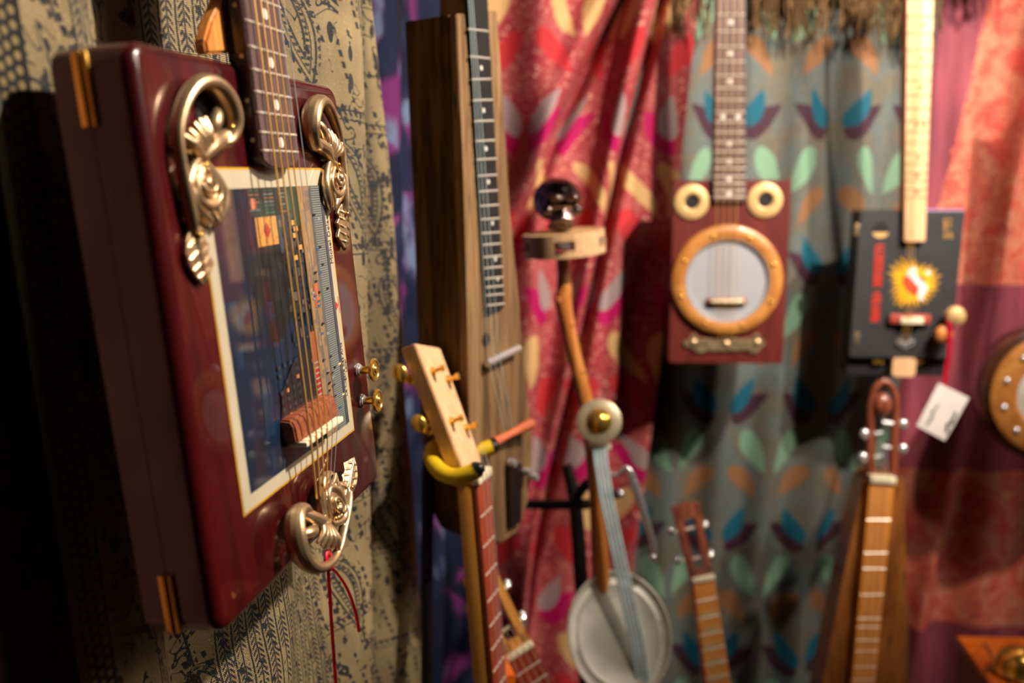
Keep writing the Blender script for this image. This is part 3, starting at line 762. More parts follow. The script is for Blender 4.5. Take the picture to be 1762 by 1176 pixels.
# ------------------------------------------------------------------ maple headstock guitar in the yellow yoke
FM = frame(812, 826, .85, 72, -4.5)
MG = thing('maple_neck_guitar', 'pale maple neck with gold tuners held in the yellow yoke', 'guitar', FM)
NW = .036
bm = BM(); box(bm, 0, NW, -.62, .0, -.0175, -.0005, bev=.0015); add('neck', bm, M_maple2, MG)
bm = BM(); box(bm, 0, NW, -.40, -.006, 0, .0055, bev=.0006); add('fingerboard', bm, M_pad, MG)
bm = BM(); box(bm, -.0015, NW + .0015, -.006, .004, -.001, .0085, bev=.0016); add('nut', bm, M_bone, MG)
for k in range(11):
    y = -.006 - .60 * (1 - 2 ** (-(k + 1) / 12)) ; bm = BM(); tube(bm, [(0.0005, y, .0057), (NW - .0005, y, .0057)], .0009, seg=6); add('fret', bm, M_frt, MG)
HM = RX(R(-17))
def hadd(name, bm, mat, parent): bmesh.ops.transform(bm, matrix=HM, verts=bm.verts); return add(name, bm, mat, parent)
bm = BM(); hp_ = [(-.006, .010), (.042, .010), (.044, .130), (.020, .146), (-.008, .138)]
prism(bm, [(-.001, -.004), (.037, -.004)] + [(.043, .014), (.045, .136), (-.009, .149), (-.007, .014)], -.019, -.002, bev=.0012)
hs = hadd('headstock', bm, M_maple, MG)
for (x, y, sd) in ((.006, .116, -1), (.034, .102, 1), (.006, .062, -1), (.034, .048, 1)):
    bm = BM(); lathe(bm, [(0, 0), (.0048, 0), (.0048, .0014), (.0026, .0022), (.0022, .0090), (.0036, .0104), (.0038, .0130), (0, .0144)], 14, T(x, y, -.002)); hadd('tuner_post', bm, M_brass, hs)
    bm = BM(); tube(bm, [(x, y, -.026), (x + sd * .016, y, -.026)], .002, seg=8)
    box(bm, x - .005, x + .005, y - .006, y + .006, -.030, -.019, bev=.001)
    ell(bm, (x + sd * .021, y + .010, -.026), (.0045, .0100, .0085), 16); hadd('tuner_button', bm, M_brass, hs)
for k in range(3):
    xx = .008 + k * .010; bm = BM(); tube(bm, [(xx, -.40, .009), (xx, 0, .0092), (xx + (.0 if k else -.003), .03, .004)], .0004, seg=4, smooth=1); add('string', bm, M_strs, MG)
bm = BM(); box(bm, -.09, NW + .09, -.86, -.60, -.060, -.006, bev=.004); add('body', bm, M_maple2, MG)
YK = thing('yoke_hanger', 'yellow rubber-sleeved metal yoke gripping the maple neck', 'instrument hanger', at(745, 780, .88))
f_ = [(846, 769, .93), (815, 779, .925), (785, 778, .92), (758, 768, .91), (744, 775, .885), (744, 792, .86), (757, 811, .838), (782, 821, .826), (806, 816, .82), (820, 809, .818)]
bm = BM(); tube(bm, [at(*q) for q in f_], .0084, seg=14, smooth=5); add('rubber_sleeve', bm, M_ylw, YK, world=True)
for q, q2 in (((820, 809, .818), (824, 807, .817)), ((846, 769, .93), (850, 768, .931))):
    bm = BM(); tube(bm, [at(*q), at(*q2)], [.0086, .0076], seg=14, smooth=1); ell(bm, at(*q2), .0062, 12); add('end_cap', bm, M_stand, YK, world=True)
bm = BM(); tube(bm, [at(746, 778, .885), at(738, 790, .93), at(735, 1000, .97), at(735, 1400, .99)], .007, seg=10, smooth=3); add('stand_post', bm, M_stand, YK, world=True)
CD = thing('price_card', 'small lavender grey card hanging in shadow behind the yellow yoke', 'card', at(745, 815, .95))
bm = BM(); P4 = [at(740, 776, .95), at(724, 812, .95), at(760, 858, .955), at(782, 822, .96)]
bm.faces.new([bm.verts.new(p) for p in P4]); bmesh.ops.solidify(bm, geom=bm.faces[:], thickness=.0006); add('card', bm, M_card, CD, world=True)
bm = BM(); tube(bm, [at(742, 780, .949), at(744, 775, .93), at(748, 770, .91)], .0008, seg=5); add('card_string', bm, M_ribbon, CD, world=True)

# ------------------------------------------------------------------ small ukulele head behind the maple neck
def slot_head(F, th_, w0, w1, L, nutmat, woodm, tun, fl, nfr, fbm, scale, slots=True, bodyw=.0, back=20, inlay=False, spacing=.022):
    """F: origin at nut centre, y up"""
    B = RX(R(-back))
    bm = BM(); wr = w0 * .30
    def rail(x0, x1, x2, x3): prism(bm, [(x0, 0), (x1, 0), (x3, L), (x2, L)], -.014, 0)
    if slots:
        rail(-w0 / 2, -w0 / 2 + wr, -w1 / 2, -w1 / 2 + wr * .9); rail(w0 / 2 - wr, w0 / 2, w1 / 2 - wr * .9, w1 / 2)
        prism(bm, [(-w0 / 2, -.004), (w0 / 2, -.004), (w0 / 2, L * .14), (-w0 / 2, L * .14)], -.014, 0)
        prism(bm, [(-w1 / 2, L * .80), (w1 / 2, L * .80), (w1 / 2 * .9, L * .97), (0, L * 1.04), (-w1 / 2 * .9, L * .97)], -.014, 0)
    bmesh.ops.transform(bm, matrix=B, verts=bm.verts); h = add('headstock', bm, woodm, th_)
    for k in range(tun):
        for sd in (-1, 1):
            y = L * (.26 + .40 * k / max(1, tun - 1)); wx = (w0 + (w1 - w0) * y / L) / 2
            bm = BM(); tube(bm, [(-wx * .9 * sd, y, -.007), (sd * (wx + .006), y, -.007)], .0024, seg=8)
            bmesh.ops.transform(bm, matrix=B, verts=bm.verts); add('tuner_roller', bm, M_bone, h)
            bm = BM(); tube(bm, [(sd * wx, y, -.007), (sd * (wx + .007), y, -.007), (sd * (wx + .009), y + .001, -.016)], .0018, seg=8, smooth=3)
            ell(bm, (sd * (wx + .009), y + .001, -.018), (.0048, .0062, .0036), 14)
            bmesh.ops.transform(bm, matrix=B, verts=bm.verts); add('tuner_button', bm, M_chrome, h)
    bm = BM(); box(bm, -w0 / 2 - .0005, w0 / 2 + .0005, -.004, .003, -.002, .006, bev=.0012); add('nut', bm, nutmat, th_)
    bm = BM(); prism(bm, [(-w0 / 2, -.004), (w0 / 2, -.004), (w0 / 2 * 1.3, -fl), (-w0 / 2 * 1.3, -fl)], -.001, .0035, bev=.0005); add('fingerboard', bm, fbm, th_)
    bm = BM(); prism(bm, [(-w0 / 2 + .002, -.004), (w0 / 2 - .002, -.004), (w0 / 2 * 1.25, -fl), (-w0 / 2 * 1.25, -fl)], -.018, -.001, bev=.003); add('neck', bm, woodm, th_)
    for k in range(nfr):
        y = -.004 - scale * (1 - 2 ** (-(k + 1) / 12))
        if y < -fl: break
        ww = w0 / 2 * (1 + .3 * (-y) / fl) - .0005
        bm = BM(); tube(bm, [(-ww, y, .0037), (ww, y, .0037)], .0010, seg=6); add('fret', bm, M_frt, th_)
    for k in range(4):
        x = (-.375 + .25 * k) * w0; bm = BM(); tube(bm, [(x * 1.3, -fl, .008), (x, 0, .0068), (x * .8, L * .3, -.008)], .0004, seg=4, smooth=1); add('string', bm, M_strs, th_)
    return h
FU = frame(893, 1119, 1.0, 22, -10, 22)
UK = thing('ukulele', 'small ukulele with slotted honey headstock and chrome tuners, leaning left', 'ukulele', FU)
slot_head(FU, UK, .035, .042, .104, M_bone, M_maple2, 2, .20, 6, M_pad, .36, back=12)
bm = BM(); prism(bm, [(.075 * math.cos(a) * (1 if math.sin(a) < 0 else .78), -.30 + .11 * math.sin(a)) for a in [2 * PI * k / 28 for k in range(28)]], -.06, -.004, bev=.003); add('body', bm, M_mahog, UK)
FN = frame(1209, 995, 1.25, 8, -6, 8)
NG = thing('slotted_head_guitar', 'guitar with dark reddish slotted headstock and honey neck before the teal scarf', 'guitar', FN)
slot_head(FN, NG, .033, .040, .110, M_bone, M_redwood, 2, .34, 12, M_honey, .50, back=14)
for k in range(5):
    y = -.055 - k * .024; w_ = .0125; bm = BM(); box(bm, -w_, w_, y - .005, y + .005, .0035, .0040); add('position_inlay', bm, M_pale, NG)
bm = BM(); prism(bm, [(.11 * math.cos(a) * (1 if math.sin(a) < 0 else .78), -.50 + .17 * math.sin(a)) for a in [2 * PI * k / 28 for k in range(28)]], -.075, -.006, bev=.003); add('body', bm, M_walnut, NG)
# small orange wood edge under the maple neck
bm = BM(); pts = [at(848, 1158, .93), at(874, 1155, .95), at(874, 1230, .95), at(848, 1235, .93)]
q0 = thing('wooden_box', 'small orange wooden box edge behind the foot of the maple neck', 'box', at(850, 1160, .94))
box(bm, 0, .03, 0, .05, -.10, 0, mat=T(*at(843, 1168, .94)) @ RZ(R(15)), bev=.002); add('box_body', bm, M_orange, q0, world=True)

# ------------------------------------------------------------------ stick instrument with skull, tambourine, bell and tin pan
DS = 1.15
ST = thing('stick_instrument', 'branch stick instrument with skull, tambourine, brass bell and tin pan', 'folk instrument', at(1040, 1180, DS))
pts = [(966, 435), (970, 470), (971, 500), (969, 520), (977, 560), (988, 610), (999, 655), (1010, 700), (1018, 760), (1026, 830), (1030, 900), (1034, 1000), (1042, 1250)]
bm = BM(); tube(bm, [at(x, y, DS) for x, y in pts], [.0082, .0090, .0108, .0118, .0098, .0098, .0102, .0105, .0108, .0112, .0115, .0125, .013], seg=14, smooth=4); add('branch', bm, M_branch, ST, world=True)
for x, y, s in ((962, 518, .006), (984, 560, .004), (1003, 640, .004)):
    bm = BM(); ell(bm, at(x, y, DS - .006), (s, s, s), 10); add('branch_knot', bm, M_branch, ST, world=True)
# tambourine: wooden hoop with slots and jingles
TM = T(*at(971, 418, DS)) @ RY(R(-5)) @ RX(R(4))
r0, hh = .0555, .0155
def arc_wall(bm, a0, a1, z0, z1, seg=8):
    A = [a0 + (a1 - a0) * i / seg for i in range(seg + 1)]; rows = []
    for a in A:
        rows.append([bm.verts.new((r * math.cos(a), r * math.sin(a), z)) for r, z in ((r0, z0), (r0, z1), (r0 - .006, z1), (r0 - .006, z0))])
    for i in range(seg):
        for k in range(4): bm.faces.new((rows[i][k], rows[i][(k + 1) % 4], rows[i + 1][(k + 1) % 4], rows[i + 1][k]))
    bm.faces.new(rows[0]); bm.faces.new(rows[-1][::-1])
bm = BM()
for k in range(5):
    a = R(-90 - 4) + k * R(72); arc_wall(bm, a + R(15), a + R(57), -hh, hh)
    arc_wall(bm, a - R(15), a + R(15), .0065, hh, 5); arc_wall(bm, a - R(15), a + R(15), -hh, -.0065, 5)
bmesh.ops.transform(bm, matrix=TM, verts=bm.verts); add('tambourine_hoop', bm, M_maple, ST, world=True)
bm = BM(); lathe(bm, [(0, hh - .002), (r0 - .004, hh - .002), (r0 - .004, hh - .0008), (0, hh - .0008)], 40); bmesh.ops.transform(bm, matrix=TM, verts=bm.verts); add('tambourine_skin', bm, M_pale, ST, world=True)
for k in range(5):
    a = R(-94) + k * R(72)
    for dz in (-.0018, .0018):
        bm = BM(); lathe(bm, [(0, .0012), (.004, .0010), (.0105, -.0002), (.0105, .0003), (.004, .0016), (0, .0018)], 18)
        bmesh.ops.transform(bm, matrix=TM @ T((r0 - .006) * math.cos(a), (r0 - .006) * math.sin(a), dz), verts=bm.verts); add('jingle', bm, M_chrome, ST, world=True)
# skull
SM = T(*at(960, 353, DS)) @ RZ(R(12)) @ Matrix.Diagonal((1.2, 1.2, 1.2, 1))
def vox(bm, size, it=3):
    me = bpy.data.meshes.new('v'); bm.to_mesh(me); bm.free(); o = bpy.data.objects.new('tmp', me); COL.objects.link(o)
    md = o.modifiers.new('r', 'REMESH'); md.mode = 'VOXEL'; md.voxel_size = size
    s = o.modifiers.new('s', 'SMOOTH'); s.iterations = it; bpy.context.view_layer.update()
    m2 = bpy.data.meshes.new_from_object(o.evaluated_get(bpy.context.evaluated_depsgraph_get())); bpy.data.objects.remove(o); m2.shade_smooth(); return m2
bm = BM(); ell(bm, (0, .006, .006), (.0275, .031, .0255), 24); ell(bm, (0, -.016, .004), (.021, .012, .014), 16)
ell(bm, (0, -.017, -.015), (.0145, .012, .013), 16); ell(bm, (0, -.012, -.024), (.016, .014, .006), 14)
for s in (-1, 1):
    ell(bm, (s * .017, -.018, -.006), (.0075, .007, .006), 12); ell(bm, (s * .010, -.027, .0075), (.0105, .006, .0032), 12)
for k in range(6): ell(bm, (-.0090 + k * .0036, -.0285 + abs(k - 2.5) * .0009, -.0165), (.0017, .0022, .0036), 8); ell(bm, (-.0080 + k * .0032, -.0270 + abs(k - 2.5) * .0009, -.0235), (.0015, .0020, .0030), 8)
mh = vox(bm, .0011, 2); mh.materials.clear(); mh.materials.append(M_skull); mh.transform(SM)
sk = add('skull', None, None, ST, mesh=mh, world=True, label='dark chrome skull ornament')
bm = BM()
for s in (-1, 1): ell(bm, (s * .0105, -.0250, .0005), (.0074, .0062, .0068), 14)
prism(bm, [(-.003, -.010), (.003, -.010), (0, -.003)], -.001, .007, M=RX(PI / 2) @ T(0, 0, .0225)) if False else ell(bm, (0, -.0285, -.008), (.0026, .002, .0040), 10)
bmesh.ops.transform(bm, matrix=SM, verts=bm.verts); add('eye_sockets', bm, M_dark, sk, world=True)
# brass bell facing the room
P = at(1031, 725, DS - .030); D = (CAM - P).normalized(); D.z += .12
BMx = T(*P) @ D.to_track_quat('Z', 'Y').to_matrix().to_4x4()
bm = BM(); lathe(bm, [(0, .011), (.005, .0105), (.010, .008), (.0145, .004), (.017, .0012), (.0165, .0), (0, .0)], 40, BMx); add('bell_dome', bm, M_brass, ST, world=True)
bm = BM(); lathe(bm, [(.0165, .0008), (.022, .0000), (.027, -.0012), (.0295, -.0020), (.0300, -.0028), (.027, -.0022), (.0165, -.0004)], 48, BMx); add('bell_flange', bm, plain('pale_brass', c(214, 198, 164), .34, .6, var=.1), ST, world=True)
bm = BM(); tube(bm, [P - D * .002, at(1020, 730, DS - .004)], .003, seg=8); add('bell_stem', bm, M_chrome, ST, world=True)
# strings (flat course of cords)
for k in range(4):
    x0 = 1022 + k * 6.5; x1 = 1093 + k * 6.5
    bm = BM(); tube(bm, [at(x0, 768, DS - .025), at(x0 + 10, 850, DS - .032), at(x1 - 8, 1100, DS - .048), at(x1 + 6, 1200, DS - .052)], .0022, seg=7, smooth=2); add('string', bm, M_alu, ST, world=True)
bm = BM(); box(bm, -.016, .016, -.004, .004, -.004, .004, mat=T(*at(1031, 768, DS - .020)), bev=.001); add('string_block', bm, M_bone, ST, world=True)
# pan
P = at(1066, 1092, DS - .035); D = (CAM - P).normalized(); D = (D + Vector((.22, 0, .10))).normalized()
PM = T(*P) @ D.to_track_quat('Z', 'Y').to_matrix().to_4x4() @ Matrix.Diagonal((.97, 1.14, 1, 1))
bm = BM(); lathe(bm, [(0, -.034), (.060, -.034), (.064, -.030), (.0675, -.004), (.0715, 0), (.0722, .0016), (.0705, .0026), (.068, .0012), (.0660, -.0030), (.0590, -.0040), (.0565, -.0026), (.0535, -.0038), (.0350, -.0042), (0, -.0042)], 64, PM)
add('tin_pan', bm, M_tin, ST, world=True, label='dull round tin pan resonator')
# crank lever
bm = BM(); tube(bm, [at(1048, 815, DS - .02), at(1063, 817, DS - .026), at(1078, 805, DS - .03), at(1088, 822, DS - .03), at(1090, 835, DS - .03)], [.0028, .003, .0034, .0052, .0046], seg=10, smooth=4); lv = add('lever_clamp', bm, M_chrome, ST, world=True)
bm = BM(); tube(bm, [at(1089, 828, DS - .03), at(1104, 872, DS - .03), at(1122, 930, DS - .03), at(1126, 952, DS - .03)], [.0062, .0056, .0044, .0040], seg=12, smooth=4); ell(bm, at(1123, 960, DS - .03), .0058, 12); add('lever_rod', bm, M_chrome, ST, world=True)
# black floor stand behind
SD = thing('instrument_stand', 'black tubular instrument stand behind the branch stick instrument', 'stand', at(1000, 1100, 1.27))
bm = BM(); tube(bm, [at(975, 800, 1.25), at(990, 870, 1.25), at(1000, 1000, 1.26), at(1008, 1120, 1.27), at(1020, 1700, 1.30)], [.008, .010, .011, .011, .012], seg=12, smooth=4); add('stand_post', bm, M_stand, SD, world=True)
bm = BM(); tube(bm, [at(905, 868, 1.30), at(950, 869, 1.26), at(1010, 868, 1.21)], .0078, seg=12, smooth=4); tube(bm, [at(985, 868, 1.24), at(1005, 838, 1.20), at(1020, 828, 1.18)], .0074, seg=12, smooth=4); add('stand_arm', bm, M_stand, SD, world=True)
bm = BM(); tube(bm, [at(1030, 856, 1.24), at(1064, 850, 1.21)], .0070, seg=12); add('stand_arm', bm, M_stand, SD, world=True)
for x, y, d in ((1018, 828, 1.175), (1021, 868, 1.205), (1067, 850, 1.205)):
    bm = BM(); ell(bm, at(x, y, d), .0062, 12); add('arm_tip', bm, M_chrome, SD, world=True)

# ------------------------------------------------------------------ dark red box guitar with banjo ring
FJ = frame(1151, 624, 1.42, -4, 1)
BJ = thing('banjo_box_guitar', 'dark red box guitar with white drum head and wooden ring on teal scarf', 'guitar', FJ)
cs = LP(FJ, [(1151, 624), (1353, 625), (1356, 308), (1160, 312)]); bx0, bx1, by1 = (cs[0][0] + cs[3][0]) / 2, (cs[1][0] + cs[2][0]) / 2, (cs[2][1] + cs[3][1]) / 2
bm = BM(); prism(bm, rrect(bx0, bx1, 0, by1, .003), -.022, 0, bev=.001); add('lid', bm, M_dred, BJ)
bm = BM(); prism(bm, rrect(bx0 - .0, bx1 + .0, 0, by1, .003), -.052, -.0226, bev=.001); add('box_base', bm, M_dred, BJ)
def disc_at(F, px, py, prof, mat, name, parent, h=0.0, seg=32, **k):
    q = loc(F, px, py, h); bm = BM(); lathe(bm, prof, seg, T(q.x, q.y, h)); return add(name, bm, mat, parent, **k)
for x, y in ((1190, 348), (1316, 345)):
    r_ = disc_at(FJ, x, y, [(.0115, .0), (.0120, .003), (.0150, .0052), (.022, .005), (.0275, .003), (.0285, 0)], M_pale, 'sound_hole_ring', BJ)
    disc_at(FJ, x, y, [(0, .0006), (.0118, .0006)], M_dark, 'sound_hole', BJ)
disc_at(FJ, 1250, 483, [(.066, .001), (.066, .007), (.070, .010), (.085, .010), (.0895, .007), (.0915, 0)], M_ringw, 'wooden_ring', BJ, seg=64)
disc_at(FJ, 1250, 483, [(0, .005), (.066, .005), (.067, .001)], M_skin, 'drum_head', BJ, seg=48)
bm = BM(); q = loc(FJ, 1250, 483, 0)
add('inner_hoop', lathe(BM(), [(.0655, .005), (.0655, .0085), (.0685, .0095), (.0690, .008)], 48, T(q.x, q.y, 0)), M_chrome, BJ)
for k in range(8):
    a = R(65 + 45 * k); bm = BM(); ell(bm, (q.x + .078 * math.cos(a), q.y + .078 * math.sin(a), .0105), (.0036, .0036, .0022), 10); add('ring_screw', bm, M_brass, BJ)
a, b = loc(FJ, 1215, 517, 0), loc(FJ, 1283, 517, 0)
bm = BM(); box(bm, a.x, b.x, a.y - .005, a.y + .005, .005, .012, bev=.002); br = add('bridge', bm, M_mahog, BJ)
bm = BM(); box(bm, a.x + .006, b.x - .006, a.y - .002, a.y + .003, .012, .0155, bev=.0008); add('saddle', bm, M_bone, BJ)
# cartouche plaque
ol = [(1174, 588), (1186, 584), (1190, 574), (1197, 574), (1201, 583), (1225, 584), (1250, 582), (1275, 584), (1293, 582), (1298, 573), (1304, 573), (1312, 584), (1318, 592), (1308, 599), (1302, 609), (1290, 607), (1284, 601), (1250, 604), (1215, 603), (1208, 608), (1197, 606), (1190, 597), (1178, 597)]
bm = BM(); prism(bm, LP(FJ, ol), 0, .0035, bev=.0008); pl = add('tailpiece_plaque', bm, plain('aged_bronze', c(160, 138, 104), .4, .7, var=.3, scale=120, bmp=.0008), BJ)
for x, y in ((1194, 590), (1303, 590), (1250, 593)):
    v_ = loc(FJ, x, y, .0035); bm = BM(); ell(bm, v_, (.0060, .0055, .0022), 10); add('plaque_boss', bm, M_gold, pl)
def neckset(F, parent, xl0, xr0, y0, xl1, xr1, y1, h0, h1, fbm, nkm, frets, fm, hwid=.0011):
    P4 = LP(F, [(xl0, y0), (xr0, y0), (xr1, y1), (xl1, y1)], h1); bm = BM(); prism(bm, P4, h0, h1, bev=.0006); add('fingerboard', bm, fbm, parent)
    bm = BM(); prism(bm, P4, -.018, h0 - .0002, bev=.0006); add('neck', bm, nkm, parent)
    for y in frets:
        f = (y - y0) / (y1 - y0); a = loc(F, xl0 + (xl1 - xl0) * f + .6, y, h1); b = loc(F, xr0 + (xr1 - xr0) * f - .6, y, h1)
        bm = BM(); tube(bm, [a, b], hwid, seg=6); add('fret', bm, fm, parent)
neckset(FJ, BJ, 1234, 1283, -70, 1227, 1283, 347, .003, .008, M_rose, M_black, [-35, -4, 25, 54, 80, 106, 130, 152, 172, 193, 210, 228, 245, 261, 277, 290, 304, 316, 328, 339], M_frt)
for x, y in ((1258, 38), (1257, 92), (1256, 140), (1244, 201), (1270, 201), (1255, 247), (1255, 278), (1255, 308), (1255, 334)):
    disc_at(FJ, x, y, [(0, .0), (.004, 0), (.004, .0004), (0, .0004)], M_pearl, 'fret_marker', BJ, h=.008, seg=12)
for k in range(4):
    a = loc(FJ, 1239 + k * 12, -70, .011); b = loc(FJ, 1231 + k * 14, 515, .016) if False else loc(FJ, 1232 + k * 11, 515, .0165); e = loc(FJ, 1238 + k * 8, 585, .004)
    bm = BM(); tube(bm, [a, b, e], .0006, seg=5, smooth=1); add('string', bm, M_strg, BJ)
for y in (345, 570):
    v_ = loc(FJ, 1355, y, -.02); bm = BM(); tube(bm, [(bx1 + .002, v_.y - .006, -.022), (bx1 + .002, v_.y + .006, -.022)], .003, seg=8); add('hinge', bm, M_brass, BJ)

# ------------------------------------------------------------------ black box guitar
FK = frame(1462, 614, 1.43, -6, 4, 0)
BK = thing('black_box_guitar', 'black box guitar with yellow flame emblem and pale maple neck', 'guitar', FK)
cs = LP(FK, [(1462, 614), (1641, 611), (1655, 361), (1468, 366)]); kx1 = (cs[1][0] + cs[2][0]) / 2; ky1 = (cs[2][1] + cs[3][1]) / 2
bm = BM(); prism(bm, rrect(0, kx1, 0, ky1, .002), -.012, 0, bev=.0008); add('lid', bm, M_blk, BK)
bm = BM(); prism(bm, rrect(.001, kx1 - .001, -.034, ky1 - .001, .002), -.055, -.0126, bev=.0008); kb = add('box_base', bm, M_blks, BK)
bm = BM(); box(bm, kx1 * .52, kx1, ky1 - .0005, ky1 + .0016, -.020, -.0008); add('lid_lining', bm, M_lilac, BK)
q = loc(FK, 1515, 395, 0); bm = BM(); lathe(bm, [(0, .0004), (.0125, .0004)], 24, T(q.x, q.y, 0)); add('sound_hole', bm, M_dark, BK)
bm = BM(); prism(bm, [(q.x + .0125 * math.cos(a), q.y - .005 + .009 * math.sin(a)) for a in [PI + PI * k / 10 for k in range(11)]], .0004, .0012); add('sound_hole_lip', bm, M_pale, BK)
# red vertical lettering, too worn to read: letter-high dabs
a, b = loc(FK, 1514, 421, 0), loc(FK, 1505, 559, 0); bm = BM(); rr = random.Random(5); L_ = a.y - b.y; y = a.y; n = 0
while y > b.y + .004:
    hgt = rr.uniform(.0055, .0085); f = (a.y - y) / L_; xc = a.x + (b.x - a.x) * f
    if not .49 < f < .53 and not .60 < f < .63:
        wv = .0072 if not .53 <= f <= .60 else .0055
        box(bm, xc - wv, xc + wv, y - hgt * .38, y, .0002, .0006); box(bm, xc - wv, xc - wv * .5, y - hgt * .86, y, .0002, .0006)
        if rr.random() < .6: box(bm, xc + wv * .4, xc + wv, y - hgt * .86, y, .0002, .0006)
        if rr.random() < .5: box(bm, xc - wv, xc + wv, y - hgt * .86, y - hgt * .6, .0002, .0006)
    y -= hgt
add('red_lettering', bm, M_red, BK)
bm = BM()
for i in range(9):
    for j in range(2):
        if rr.random() < .92:
            v_ = loc(FK, 1627 + j * 8.5, 378 + i * 3.8, 0); box(bm, v_.x - .003, v_.x + .003 * rr.uniform(.3, 1), v_.y - .0013, v_.y + .0012, .0002, .0006)
add('gold_lettering', bm, M_gprint, BK)
# flame emblem
cx, cy = 1571, 490
pts = []; ns_ = 26
for k in range(ns_ * 2):
    a = 2 * PI * k / (ns_ * 2); rr_ = (54 if k % 2 == 0 else 31) * (1 + .12 * math.sin(3 * a + 1) - .22 * (math.sin(a) < -.9) + rr.uniform(-.08, .08)); aa = a + (.07 if k % 2 == 0 else 0)
    pts.append((cx + rr_ * .86 * math.cos(aa), cy - rr_ * math.sin(aa) * .92))
bm = BM(); prism(bm, LP(FK, pts), .0002, .0006); em = add('flame_emblem', bm, M_yel, BK)
bm = BM(); prism(bm, LP(FK, [(1553, 480), (1560, 474), (1572, 480), (1584, 474), (1592, 482), (1588, 496), (1574, 510), (1562, 502), (1555, 492)]), .0006, .0009); add('emblem_heart', bm, M_red, em)
bm = BM(); prism(bm, LP(FK, [(1562, 466), (1570, 459), (1577, 463), (1576, 474), (1596, 493), (1593, 504), (1584, 510), (1578, 503), (1582, 496), (1566, 478), (1561, 474)]), .0009, .0012); add('emblem_band', bm, M_white, em)
bm = BM(); prism(bm, LP(FK, [(1592, 468), (1599, 465), (1602, 471), (1596, 474)]), .0006, .0009); prism(bm, LP(FK, [(1579, 508), (1588, 508), (1590, 516), (1581, 517)]), .0006, .00095); add('emblem_dabs', bm, M_white, em)
a, b = loc(FK, 1528, 548, 0), loc(FK, 1599, 548, 0)
bm = BM(); box(bm, a.x, b.x, a.y - .008, a.y + .008, 0, .009, bev=.0025); add('bridge', bm, wood('red_bridge', c(170, 78, 60), c(140, 56, 44), .4, .3), BK)
a, b = loc(FK, 1546, 549, 0), loc(FK, 1585, 549, 0); bm = BM(); box(bm, a.x, b.x, a.y - .006, a.y + .005, .009, .013, bev=.001); add('saddle', bm, M_bone, BK)
for x, y in ((1548, 590), (1566, 590), (1557, 595)):
    disc_at(FK, x, y, [(.0022, 0), (.0060, 0), (.0064, .002), (.0050, .004), (.0030, .0042), (.0022, .001)], M_chrome, 'string_nut', BK, seg=14)
for x, y, r_, mt in ((1636, 541, .0165, M_pale), (1616, 572, .0150, plain('orange_knob', c(206, 132, 66), .4, coat=.3, var=.1))):
    disc_at(FK, x, y, [(0, 0), (.005, 0), (.005, .006), (r_ * .8, .010), (r_, .017), (r_ * .86, .025), (r_ * .4, .029), (0, .030)], mt, 'wooden_knob', BK, h=.0, seg=24)
bm = BM(); a, b = loc(FK, 1536, 616, 0), loc(FK, 1573, 648, 0); prism(bm, rrect(a.x, b.x, b.y, a.y, .005), -.014, .004, bev=.0015); add('tail_block', bm, M_maple, BK)
for x in (1513, 1581):
    v_ = loc(FK, x, 624, 0); bm = BM(); box(bm, v_.x - .009, v_.x + .009, v_.y - .004, v_.y + .005, -.013, -.005, bev=.001); add('clasp', bm, M_brass, BK)
for y in (396, 582):
    v_ = loc(FK, 1475, y, 0); bm = BM(); box(bm, v_.x - .0045, v_.x + .003, v_.y - .010, v_.y + .010, 0, .0012, bev=.0004); add('hinge', bm, M_gold, BK)
M_ink3 = plain('dark_fret_line', c(96, 74, 48), .6, var=.1)
neckset(FK, BK, 1563, 1610, -90, 1556, 1592, 416, .001, .010, M_maple, M_maple2, [-66, -33, -2, 28, 58, 86, 114, 139, 164, 187, 208, 227, 246, 264, 282, 298, 311, 326, 340], M_ink3, .0009)
for x, y in ((1587, 42), (1586, 100), (1584, 151), (1578, 215), (1590, 215), (1579, 272), (1578, 302), (1577, 331)):
    disc_at(FK, x, y, [(0, 0), (.0034, 0), (.0034, .0004), (0, .0004)], M_ink3, 'fret_marker', BK, h=.010, seg=12)
for k in range(3):
    a = loc(FK, 1574 + k * 8, -90, .014); b = loc(FK, 1559 + k * 4.5, 548, .0135); e = loc(FK, 1549 + k * 7, 590, .004)
    bm = BM(); tube(bm, [a, b, e], .0006, seg=5, smooth=1); add('string', bm, M_strg, BK)
# white price tag on its red ribbon
TG = thing('price_tag', 'white handwritten price tag on a red ribbon below the black box guitar', 'tag', at(1632, 560, 1.38))
dT = 1.375
bm = BM(); strip(bm, [at(1634, 552, dT), at(1634, 600, dT), at(1628, 640, dT), at(1625, 668, dT - .002)], .0085, Vector((1, .1, 0)).normalized()); bmesh.ops.solidify(bm, geom=bm.faces[:], thickness=.0005); add('ribbon', bm, M_ribbon, TG, world=True)
P4 = [at(1615, 659, dT), at(1577, 733, dT - .034), at(1626, 759, dT - .050), at(1668, 685, dT - .014)]
bm = BM(); bm.faces.new([bm.verts.new(p) for p in P4]); bmesh.ops.solidify(bm, geom=bm.faces[:], thickness=-.0007); add('card', bm, M_tagw, TG, world=True)
ex = (P4[3] - P4[0]).normalized(); ey = (P4[1] - P4[0]).normalized(); nrm = BC
bm = BM()
def scrib(o, n, amp, w_):
    pts = [o + ey * (i * .0028) * -1 + ex * (amp * rr.uniform(-1, 1)) + nrm * .0030 for i in range(n)]; tube(bm, pts, w_, seg=5, smooth=2)
o1 = P4[0] + ex * .028 + ey * .066 - ex * .0; scrib(P4[2] - ex * .006 - ey * .016, 15, .0040, .0016); scrib(P4[1] + ex * .012 - ey * .010, 17, .0034, .0009)
add('handwriting', bm, M_ink, TG, world=True)

